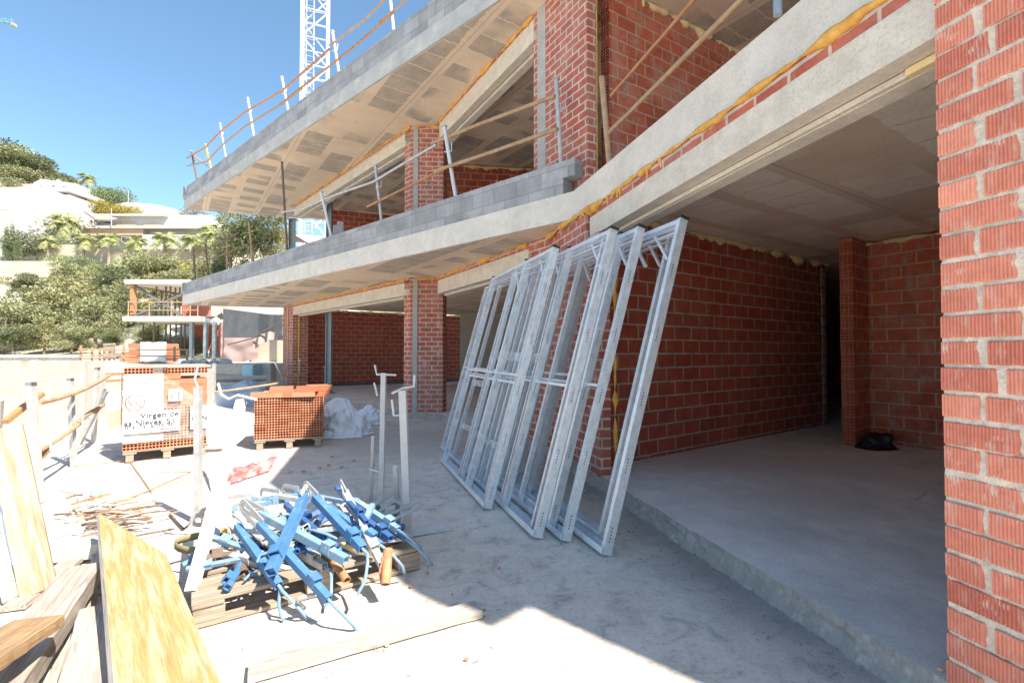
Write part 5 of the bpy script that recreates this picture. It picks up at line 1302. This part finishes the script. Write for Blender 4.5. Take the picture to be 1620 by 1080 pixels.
# shrubs
def bush_proto(name,seed,mat,n=3000):
    L=rl(seed,7,.75,.35,1.0,(.45,.75),.8)
    return make_tree(name,'bush','bush',L,n,.10,seed,mat,[((0,0,-.2),.06),((0,0,.7),.03)],[((0,0,.2),L[i][0],.03) for i in range(5)],asp=1.8,shell=.4)
BP={'B':bush_proto('green_bush',11,'bush'),'Y':bush_proto('yellow_bush',12,'yellowbush'),'S':bush_proto('grey_scrub_bush',13,'greybush'),'D':bush_proto('dark_bush',14,'cypress')}
for k in BP: first[k]=True
def put_bush(k,label,px,pyt,Y,grp,width=1.0,dz=0): return put_tree(k,label,px,pyt,Y,grp,width,None,1.55,dz,'bush',BP)
for i,(px,py) in enumerate(((108,311),(125,310),(142,313),(160,316),(178,320),(196,323),(211,331))):
    put_bush('Y',['yellow flowering shrub at the left end of the hedge below the white house','second yellow shrub from the left end of the hedge','third yellow shrub from the left end of the hedge','middle yellow shrub of the hedge, under the dark round trees','third yellow shrub from the right end of the hedge','second yellow shrub from the right end of the hedge','last yellow shrub at the right end of the hedge'][i],px,py,99,'yellow hedge above the long villa',1.6)
for i,(px,py,w,lab) in enumerate(((136,287,1.2,'big round green bush tree right of the white house'),(158,293,1.2,'round green bush tree right of the biggest one'),(178,291,1.1,'dark bush tree on the hill skyline at its right end'),(122,296,1.0,'smaller bush tree touching the white house'))):
    put_bush('D' if i==2 else 'B',lab,px,py,107,'round bush trees right of the white house',w)
for i,(px,py,Y,k,lab) in enumerate(((105,398,74,'B','bright green bush on the stone wall left of the middle palms'),(132,402,73,'D','dark green bush on the stone wall left of the middle palms'),(48,370,79,'D','dark hedge clump beside the three cypresses'),(62,368,79,'S','grey hedge clump under the left palm pair'),(76,372,79,'D','dark hedge clump left of the blue pool fence'),(228,398,70,'B','green bush below the right half of the long villa'),(285,405,66,'Y','yellow green bush below the two right palms'),(300,330,103,'S','low scrub on the bare white slope'),(180,347,93,'S','grey scrub below the yellow hedge'))):
    put_bush(k,lab,px,py,Y,None,1.3)
rs=random.Random(77)
for i in range(26):
    px=rs.uniform(-20,300); Y=rs.uniform(33,48); x=xat(px,Y); z=terr(x,Y); py=557-(z+rs.uniform(.8,1.8)-1.37)/Y*760
    put_bush(rs.choice('BSSD'),'low scrub between the pines on the slope behind the wall',px,py,Y,'scrub between the pines',rs.uniform(1.0,1.6))
# cypresses
def cyp_proto():
    L=[((0,0,.5+.42*i),(.42*(1-abs(i-3)/11),.42*(1-abs(i-3)/11),.5)) for i in range(10)]+[((0,0,4.7),(.13,.13,.5))]
    return make_tree('cypress_tree','cypress','tree',L,3500,.15,31,'cypress',[((0,0,-.5),.1),((0,0,3),.04)],[],asp=2.6,shell=.55)
CP={'C':cyp_proto()}; first['C']=True
for px,py,Y,lab in ((6,354,75,'left cypress of the three at the picture edge'),(15,350,75.5,'tallest cypress in the middle of the three at the picture edge'),(24,360,74.5,'right cypress of the three at the picture edge'),(342,362,50,'slim cypress left of the big pine'),(350,366,49,'second slim cypress left of the big pine')):
    put_tree('C',lab,px,py,Y,'cypresses',.95,None,5.1,0,'tree',CP)
# palms
def palm_proto(seed=5):
    rnd=random.Random(seed); t=thing('palm_tree','palm','tree',(0,0,0))
    m=MB(); m.path([V((0,0,-.6)),V((.05,0,1.6)),V((0,.04,3.2)),V((0,0,4.1))],.2,8,0,None,[.26,.2,.18,.26]); m.build('trunk',M['palmbark'],t)
    m=MB()
    for i in range(30):
        a=2*math.pi*i/30*2.4+rnd.uniform(-.2,.2); el=rnd.uniform(-.75,1.25); L=rnd.uniform(1.3,1.9); P=[]
        for k in range(7):
            s=k/6; r=L*s; P.append(V((math.cos(a)*r*math.cos(el),math.sin(a)*r*math.cos(el),4.1+r*math.sin(el)-.55*s*s*L)))
        m.path(P,.02,4,0,None,[.03]*4+[.02]*3); sd=V((-math.sin(a),math.cos(a),0))
        # fan shaped leaf at the tip of each stalk
        for k in range(2,7):
            for sg in(-1,1):
                for q in range(2):
                    b=P[k]+(P[min(k+1,6)]-P[k])*q*.5; tip=b+sd*sg*(.62-.06*abs(k-4))+(P[6]-P[4]).normalized()*.35+V((0,0,-.16*rnd.random())); dd=(P[min(k+1,6)]-P[max(0,k-1)]).normalized()*.07
                    m.add([b-dd,b+dd,tip],[(0,1,2)])
    m.build('crown',M['palm'],t); return t
PP={'P':palm_proto()}; first['P']=True
for px,py,Y,lab in ((73,370,76,'low palm on the stone wall below the blue pool fence'),(130,366,76,'palm on the stone wall at the left end of the long villa'),(169,364,76,'palm in front of the left dark window of the long villa'),(213,371,76,'palm in front of the right dark window of the long villa'),(259,362,76,'palm in front of the white right half of the long villa'),(304,364,76,'palm at the right end of the long villa'),(332,350,74,'left palm of the pair near the balcony end'),(342,353,75,'right palm of the pair near the balcony end'),(90,334,83,'left palm of the pair before the white block'),(104,331,84,'right palm of the pair before the white block'),(133,272,110,'palm top sticking out of the round bush trees')):
    put_tree('P',lab,px,py,Y,'palms around the villas',.6 if px in(332,342,90,104) else .9,None,5.0,0,'tree',PP)

# ---------------------------------------------------------------- villas on the hill
def bx(m,px0,py0,px1,py1,Y,dep,mi=0,zadd=0):
    a=at(px0,py0,Y); b=at(px1,py1,Y); z0,z1=min(a.z,b.z)-zadd,max(a.z,b.z); m.prism([(a.x,Y),(b.x,Y),(b.x,Y+dep),(a.x,Y+dep)],z0,z1,mi); return m
def win(par,px0,py0,px1,py1,Y,mat='glass',name='window'):
    m=MB(); bx(m,px0,py0,px1,py1,Y-.04,.10); o=m.build(name,M['white'],par); m=MB()
    a=at(px0,py0,Y); b=at(px1,py1,Y); d=.0; bx(m,px0+.8,py0+.8,px1-.8,py1-.8,Y-.07,.02); m.build('pane',M[mat],o)
v=thing('long_villa','long white hillside villa with salmon arches above a palm lined wall','villa',at(210,398,88))
m=MB(); bx(m,85,364,335,402,88,6,zadd=1.5); bx(m,152,340,332,366,91,5); bx(m,225,371,300,402,86.5,1.45,zadd=1.5); m.build('walls',M['white'],v)
m=MB(); bx(m,126,360,226,372,86.6,1.35); m.build('salmon_band',M['salmon'],v)
m=MB(); bx(m,124,357,330,361,86.2,2.0); bx(m,150,338,262,341.5,90.2,4); m.build('terrace_slab',M['white'],v)
for a0,a1,base in ((178,217,358),(223,261,361)):
    m=MB(); A=at(a0,base,90.9); Bp=at(a1,base,90.9); c=(A+Bp)/2; w=(Bp.x-A.x)/2; pts=[(c.x+w*math.cos(math.pi*i/16),90.9,c.z+w*.42*math.sin(math.pi*i/16)) for i in range(17)]
    m.add(pts,[tuple(range(17))]); m.build('arch',M['salmon'],v)
for r in ((143,372,160,380),(192,374,206,382),(162,350,176,354)): win(v,*r,86.55 if r[1]>360 else 90.95)
m=MB(); bx(m,268,358,296,364,87.9,.1); m.build('window',M['roofbrown'],v); m=MB(); bx(m,270,378,276,383,86.4,.1); m.build('window',M['glass'],v)
m=MB(); p=[at(133,334,89),at(186,345,89),at(176,347,86),at(150,346,86)]; m.add(p+[q-V((0,0,.25)) for q in p],[(0,1,2,3),(4,5,6,7),(0,1,5,4),(1,2,6,5),(2,3,7,6),(3,0,4,7)]); m.build('roof',M['roofbrown'],v)
for px in (126,176): 
    p=at(px,358,86); m=MB(); m.tube(p,p+V((0,0,3.3)),.07,6); m.build('lamp_pole',M['oldsteel'],v)
m=MB(); bx(m,83,369,112,379,84,.2,zadd=.6); tag(m.build('pool_fence',M['white']),'white pool wall with blue glass panels between palms and cypresses','fence')
m=MB(); bx(m,98,371,111,378,83.9,.05); o=m.build('glass_panel',M['bluetub']); o.parent=bpy.data.objects['pool_fence']; o.location-=V(bpy.data.objects['pool_fence'].location)
w=thing('white_block_house','plain bright white cubic house filling the left edge of the hill','house',at(40,400,90))
m=MB(); bx(m,-60,301,80,400,90,10,zadd=2); bx(m,80,308,108,380,91,9,zadd=2); m.build('walls',M['white'],w)
for r in ((44,337,45.5,357),(53,336,54.5,357),(0,330,12,332)): 
    m=MB(); bx(m,*r,89.95,.1); m.build('groove',M['plaster'],w)
win(w,46,363,53,367,89.9)
m=MB(); bx(m,-60,296,110,303,92.5,8); m.build('roof_terrace',M['plaster'],w)
h=thing('white_cottage','small white gabled cottage with blue windows on the hill crest','house',at(88,303,100))
m=MB(); a=at(52,306,100); b=at(118,306,100); zr=at(70,283,100).z; ze=at(52,289,100).z; zz=a.z-4
m.add([(a.x,100,zz),(b.x,100,zz),(b.x,100,at(112,290,100).z),(at(72,0,100).x,100,zr),(a.x,100,ze),(a.x,106,zz),(b.x,106,zz),(b.x,106,at(112,290,100).z),(at(72,0,100).x,106,zr),(a.x,106,ze)],[(0,1,2,3,4),(5,6,7,8,9),(0,1,6,5),(1,2,7,6),(2,3,8,7),(3,4,9,8),(4,0,5,9)]); m.build('walls',M['white'],h)
for r in ((82,292,87,299),(97,294,105,302),(111,296,115,302),(64,291,66,294)): win(h,*r,99.95,'blueglass')
m=MB(); bx(m,89,284,92,288,101,.6); m.build('chimney',M['white'],h)
# stone walls and bare slope
for px0,px1,py0,py1,Y,lab in ((34,150,387,412,77.5,'tan stone wall behind the low left palms'),(150,330,394,418,77.2,'tan stone wall under the long villa and its palms'),(-40,88,413,432,66,'pale stone terrace wall below the three cypresses'),(-50,56,291,301,99,'long tan wall on the hill above the white block house')):
    m=MB(); bx(m,px0,py0,px1,py1,Y,.6,zadd=2.0); tag(m.build('stone_wall',M['tanwall']),lab,'wall')
m=MB(); n=22; vs=[]
for i in range(n+1):
    px=180+165*i/n; py=interp(px,[(180,322),(210,320),(250,324),(290,334),(325,349),(345,365)])+1.2*noise.noise(V((i*.6,0,0)))
    Yq=101; a=at(px,py,Yq+4); b=at(px,py+26-10*i/n,Yq-5); vs+=[a,b,V((a.x,a.y+5,a.z-4))]
m.add(vs,[(3*i,3*i+3,3*i+4,3*i+1) for i in range(n)]+[(3*i+2,3*i+5,3*i+3,3*i) for i in range(n)],0,True); tag(m.build('bare_slope',M['whitewall']),kind='structure')
for px,py0,py1,lab in ((203,322,302,'thin street lamp on the skyline right of the dark bushes'),(318,346,338,'thin street lamp on the skyline above the bare slope')):
    t=thing('street_lamp',lab,'lamp',at(px,py0,100)); a=at(px,py0+4,100); b=at(px,py1,100); m=MB(); m.tube(a,b,.07,6); m.build('pole',M['oldsteel'],t); m=MB(); m.beam(b,b+V((-.9,0,.05)),.12,.08); m.build('lamp_head',M['oldsteel'],t)

# ---------------------------------------------------------------- neighbouring building frame
nb=thing('neighbouring_frame','half built neighbouring house with two white slabs, thin props and crossed braces','building',at(270,560,31))
def flat(name,poly,z0,z1,mat): m=MB(); m.prism(poly,z0,z1); return m.build(name,M[mat],nb)
flat('floor_slab',[(xat(193,30),30),(xat(315,30),30),(xat(353,36),36),(xat(353,36)+6,42),(xat(193,30),40)],3.33,3.62,'edgew')
flat('upper_slab',[(xat(195,30),30),(xat(300,30),30),(xat(330,40),40),(xat(195,30),40)],5.66,5.92,'edgew')
m=MB()
for px in (226,243,250,262,269,278,286,292):
    p=at(px,557,31+random.uniform(0,4)); m.tube((p.x,p.y,.9),(p.x,p.y,3.35),.055,6); m.build('prop',M['darkrust'],nb) ; m=MB()
for px in (247,255,262,269,277,284):
    p=at(px,500,31+random.uniform(0,4)); m=MB(); m.tube((p.x,p.y,3.6),(p.x,p.y,5.68),.055,6); m.build('prop',M['darkrust'],nb)
m=MB(); m.beam(at(211,498,30.3),at(211,450,30.3),.3,.2,(1,0,0)); m.build('column',M['rust'],nb)
for a,b in (((213,451),(287,499)),((215,499),(288,466))):
    m=MB(); m.beam(at(*a,30.4),at(*b,30.4),.2,.12); m.build('cross_brace',M['dark'],nb)
m=MB(); bx(m,302,512,346,566,35,.3); m.build('brick_wall',M['blarge'],nb); m=MB(); bx(m,288,455,330,500,38,.3); m.build('brick_wall',M['blarge'],nb)
m=MB(); m.wall((xat(345,34.5),34.5),(xat(349,31.5),31.5),.3,.9,3.35); m.build('side_wall',M['bsmall'],nb)
for px in (303,325,339):
    p=at(px,560,31.5); m=MB(); m.beam((p.x,p.y,.9),(p.x,p.y,3.35),.24,.18,(1,0,0)); m.build('steel_post',M['steelpost'],nb)
m=MB(); 
for z in (4.0,4.5):
    m.tube((xat(200,30.1),30.1,z),(xat(312,30.1),30.1,z),.03,5)
for px in (202,235,270,300,312): m.tube((xat(px,30.1),30.1,3.6),(xat(px,30.1),30.1,4.6),.03,5)
m.build('railing',M['rustpale'],nb)
# dark membrane wall, tarps and site clutter under the balcony end
m=MB(); a=at(353,488,27); b=at(446,500,25); m.add([(a.x,27,.0),(b.x,25,.0),(b.x,25,b.z),(a.x,27,a.z),(a.x,27.3,.0),(b.x,25.3,.0),(b.x,25.3,b.z),(a.x,27.3,a.z)],[(0,1,2,3),(4,5,6,7),(3,2,6,7),(0,3,7,4),(1,2,6,5)]); tag(m.build('membrane_wall',M['dark']),'dark grey waterproofed wall under the balcony end','wall')
m=MB(); bx(m,395,538,470,612,22,.3,zadd=.5); tag(m.build('beige_wall',M['tanwall']),'sunlit beige wall below the dark waterproofed wall','wall')
m=MB(); bx(m,352,470,470,497,40,4); tag(m.build('distant_house',M['white']),'sliver of a pale distant house over the dark wall','house')
tag(sheet('pink_tarp',lambda a,b: at(355+52*a+4*b*a,580-46*b+(1-b)*(-14*a*a+3*math.sin(a*7)),21.6)+V((0,-.12*noise.noise(V((a*3,b*3,0))),0)),18,14,M['tarp']),'dusty pink tarp hanging below the dark wall','tarp')
tag(sheet('brown_blanket',lambda a,b: at(400+38*a,540-16*a+(12+14*a)*b*(1-.5*a)-6*math.sin(a*3.1),20.5)+V((0,.12*math.sin(a*16)*(.4+b),0)),18,12,M['tarpdark']),'bunched brown blanket slung over a cable by the house corner','blanket')
rod([at(360,545,20.4),at(400,535,20.4),at(441,510,20.4)],.03,'darkrust','cable carrying the brown blanket','cable','cable')
rsd=random.Random(9)
for i in range(16):
    y=13.5+rsd.random()*2; x0=rsd.uniform(318,345); x1=rsd.uniform(385,425); yy=592+i*1.9; a=at(x0,yy,y); b=at(x1,yy+rsd.uniform(-3,3),y+.6)
    rod([a,b],rsd.uniform(.03,.05),rsd.choice(['dustwhite','oldsteel','rustpale','woodpale']),'pale tube lying in the scaffold pile behind the wrapped bricks','scaffold_tube','tube','tubes in the scaffold pile')
m=MB(); bx(m,383,577,400,601,14.5,.5); tag(m.build('blue_tub',M['bluetub'],bevel=.04),'light blue plastic tub on the scaffold pile','tub')
m=MB(); bx(m,404,574,428,604,15,.4); tag(m.build('white_crate',M['white'],bevel=.03),'white crate right of the light blue tub','crate')
heap('blue_cover','grey blue tarpaulin crumpled in front of the tub','cover',(xat(388,12.6),12.6,.0),(.75,.4,.55),'bluecover',5.5,.3)
pole('long tan pole lying level behind the low brick stack',bend(at(338,620,9.5),at(440,606,10.2),10,.01),.022,'rustpale',name='long_pole')
post('scaffold_post','grey scaffold post right of the wrapped bricks',gd(337,662),at(339,575,9.9),.05,'oldsteel')
post('scaffold_post','pale scaffold post behind the dusty leaning post',gd(394,645),at(393,638,11.8),.05,'dustwhite') if False else None
rod([gd(452,618,.0),at(445,592,14),at(435,573,14)],.03,'galv','bent galvanised bar leaning at the left house corner','steel_bar','bar')
rod([gd(474,614,.0),at(474,570,14.3)],.03,'galv','upright galvanised bar beside the left house corner','steel_bar','bar')
rod([at(437,588,14),at(452,596,14),at(478,592,14.2)],.02,'rustpale','curved rusty bar tied between the two galvanised bars','steel_bar','bar')
# far stacks on the neighbouring terrace
def far_stack(px0,py0,px1,py1,Y,lab,white):
    t=thing('far_brick_stack',lab,'brick stack',at((px0+px1)/2,py1,Y)); rnd=random.Random(px0); a=at(px0,py1,Y); b=at(px1,py0,Y); w=b.x-a.x; nx_=max(2,int(w/.3)); 
    nz_=max(2,int((b.z-.95)/.17))
    for i in range(nz_):
        m=MB(); j=rnd.uniform(-.05,.05)
        for q in range(nx_): m.box((a.x+w*(q+.5)/nx_+j,Y+.4,.95+(i+.5)*(b.z-.95)/nz_),(w/nx_-.012,.8,(b.z-.95)/nz_-.012))
        m.build('brick_course',M['clay'],t)
    if white:
        m=MB(); n=10; vs=[]
        for jj in range(7):
            for ii in range(n+1): vs.append((a.x+w*.35+(w*.7)*ii/n,Y-.06+.05*noise.noise(V((ii*.7,jj*.7,px0))),1.0+(b.z+.05-1.0)*jj/6+.05*noise.noise(V((ii*.5,jj,3)))))
        m.add(vs,[(q*(n+1)+i,q*(n+1)+i+1,(q+1)*(n+1)+i+1,(q+1)*(n+1)+i) for q in range(6) for i in range(n)],0,True); m.build('film',M['filmwhite'],t)
far_stack(203,543,262,573,19,'half wrapped orange brick stack on the neighbouring terrace',True)
far_stack(190,556,206,574,20,'small orange brick stack left of the half wrapped one',False)
t=thing('standing_pallet','timber pallet standing on edge on the neighbouring terrace','pallet',at(173,568,19.5))
for i in range(5):
    m=MB(); p=at(164,545+i*5,19.5); q=at(182,544+i*5,19.5); m.beam(p,q,.03,.09); m.build('board',M['pallet'],t)
for px in (165,173,181): m=MB(); m.beam(at(px,571,19.56),at(px,543,19.56),.06,.06,(1,0,0)); m.build('bearer',M['pallet'],t)
for i,(px,py) in enumerate(((128,546),(146,549),(158,552),(196,545),(276,548),(296,552))):
    post('site_fence_post',['site fence post at the left end of the far terrace','second site fence post on the far terrace','site fence post left of the standing pallet','site fence post left of the half wrapped stack','site fence post right of the half wrapped stack','site fence post at the corner of the neighbouring frame'][i],at(px,572,18.6),at(px,py,18.6),.06,'rustpale',grp='site fence posts on the far terrace')
for y,lab in ((552,'upper thin site fence rail on the far terrace'),(562,'lower thin site fence rail on the far terrace')): rod([at(124,y,18.5),at(200,y+1,18.5),at(298,y+1,18.5)],.025,'rustpale',lab,'site_fence_rail','rail')
m=MB()
m.prism([(xat(-60,20),20),(xat(128,20),20),(xat(128,20.4),20.4),(xat(-60,20.4),20.4)],.9,1.16)
for i in range(46):
    x=xat(-50,20)+i*.1*1.07; m.box((x,19.96+.02*rsd.random(),1.20+.02*rsd.random()),(.085,.2,.10+.03*rsd.random()))
tag(m.build('coping_wall',M['rubble']),'low wall with a broken coping along the far terrace','wall')
for i in range(14): chunk('rubble_lump','pale rubble lump on the far terrace right of the brick stacks',(xat(275+rsd.uniform(0,75),18.5),18.3+rsd.random(),.96),(.12+.15*rsd.random(),.12,.08+.08*rsd.random()),i*1.3+40,'rubble',grp='rubble lumps on the far terrace')

# ================================================================ camera, sky, sun
cam=bpy.data.cameras.new('camera'); co=bpy.data.objects.new('camera',cam); col.objects.link(co); scene.camera=co
cam.sensor_width=36; cam.lens=36*FOC/1620; cam.clip_end=6000; cam.clip_start=.02
co.location=(0,0,EYE); co.rotation_euler=(math.pi/2+TILT,0,0)
SUN=V((.636,-.483,1.0)).normalized(); az=math.atan2(SUN.x,SUN.y); el=math.asin(SUN.z)
w=bpy.data.worlds.new('World'); scene.world=w; w.use_nodes=True; nt=w.node_tree; bg=nt.nodes['Background']
sky=nt.nodes.new('ShaderNodeTexSky'); sky.sky_type='NISHITA'; sky.sun_disc=False; sky.sun_elevation=el; sky.sun_rotation=az; sky.altitude=50; sky.air_density=1.0; sky.dust_density=.7; sky.ozone_density=2.4
hs=nt.nodes.new('ShaderNodeMix'); hs.data_type='RGBA'; hs.blend_type='MULTIPLY'; hs.inputs[0].default_value=1; hs.inputs[7].default_value=(.84,1.0,1.0,1)
nt.links.new(sky.outputs[0],hs.inputs[6]); nt.links.new(hs.outputs[2],bg.inputs[0]); bg.inputs[1].default_value=.10
sl=bpy.data.lights.new('sun','SUN'); sl.energy=5.0; sl.angle=R(.5); sl.color=(1,.92,.80); so=bpy.data.objects.new('sun',sl); col.objects.link(so)
so.rotation_euler=(-SUN).to_track_quat('-Z','Y').to_euler(); so.location=(20,-15,30)
scene.render.engine='CYCLES'; scene.cycles.max_bounces=8; scene.cycles.diffuse_bounces=6; scene.cycles.transparent_max_bounces=16; scene.cycles.use_denoising=True
scene.cycles.sample_clamp_indirect=8
scene.view_settings.view_transform='Standard'; scene.view_settings.look='None'; scene.view_settings.exposure=0; scene.view_settings.gamma=1.07; scene.cycles.film_exposure=2.65
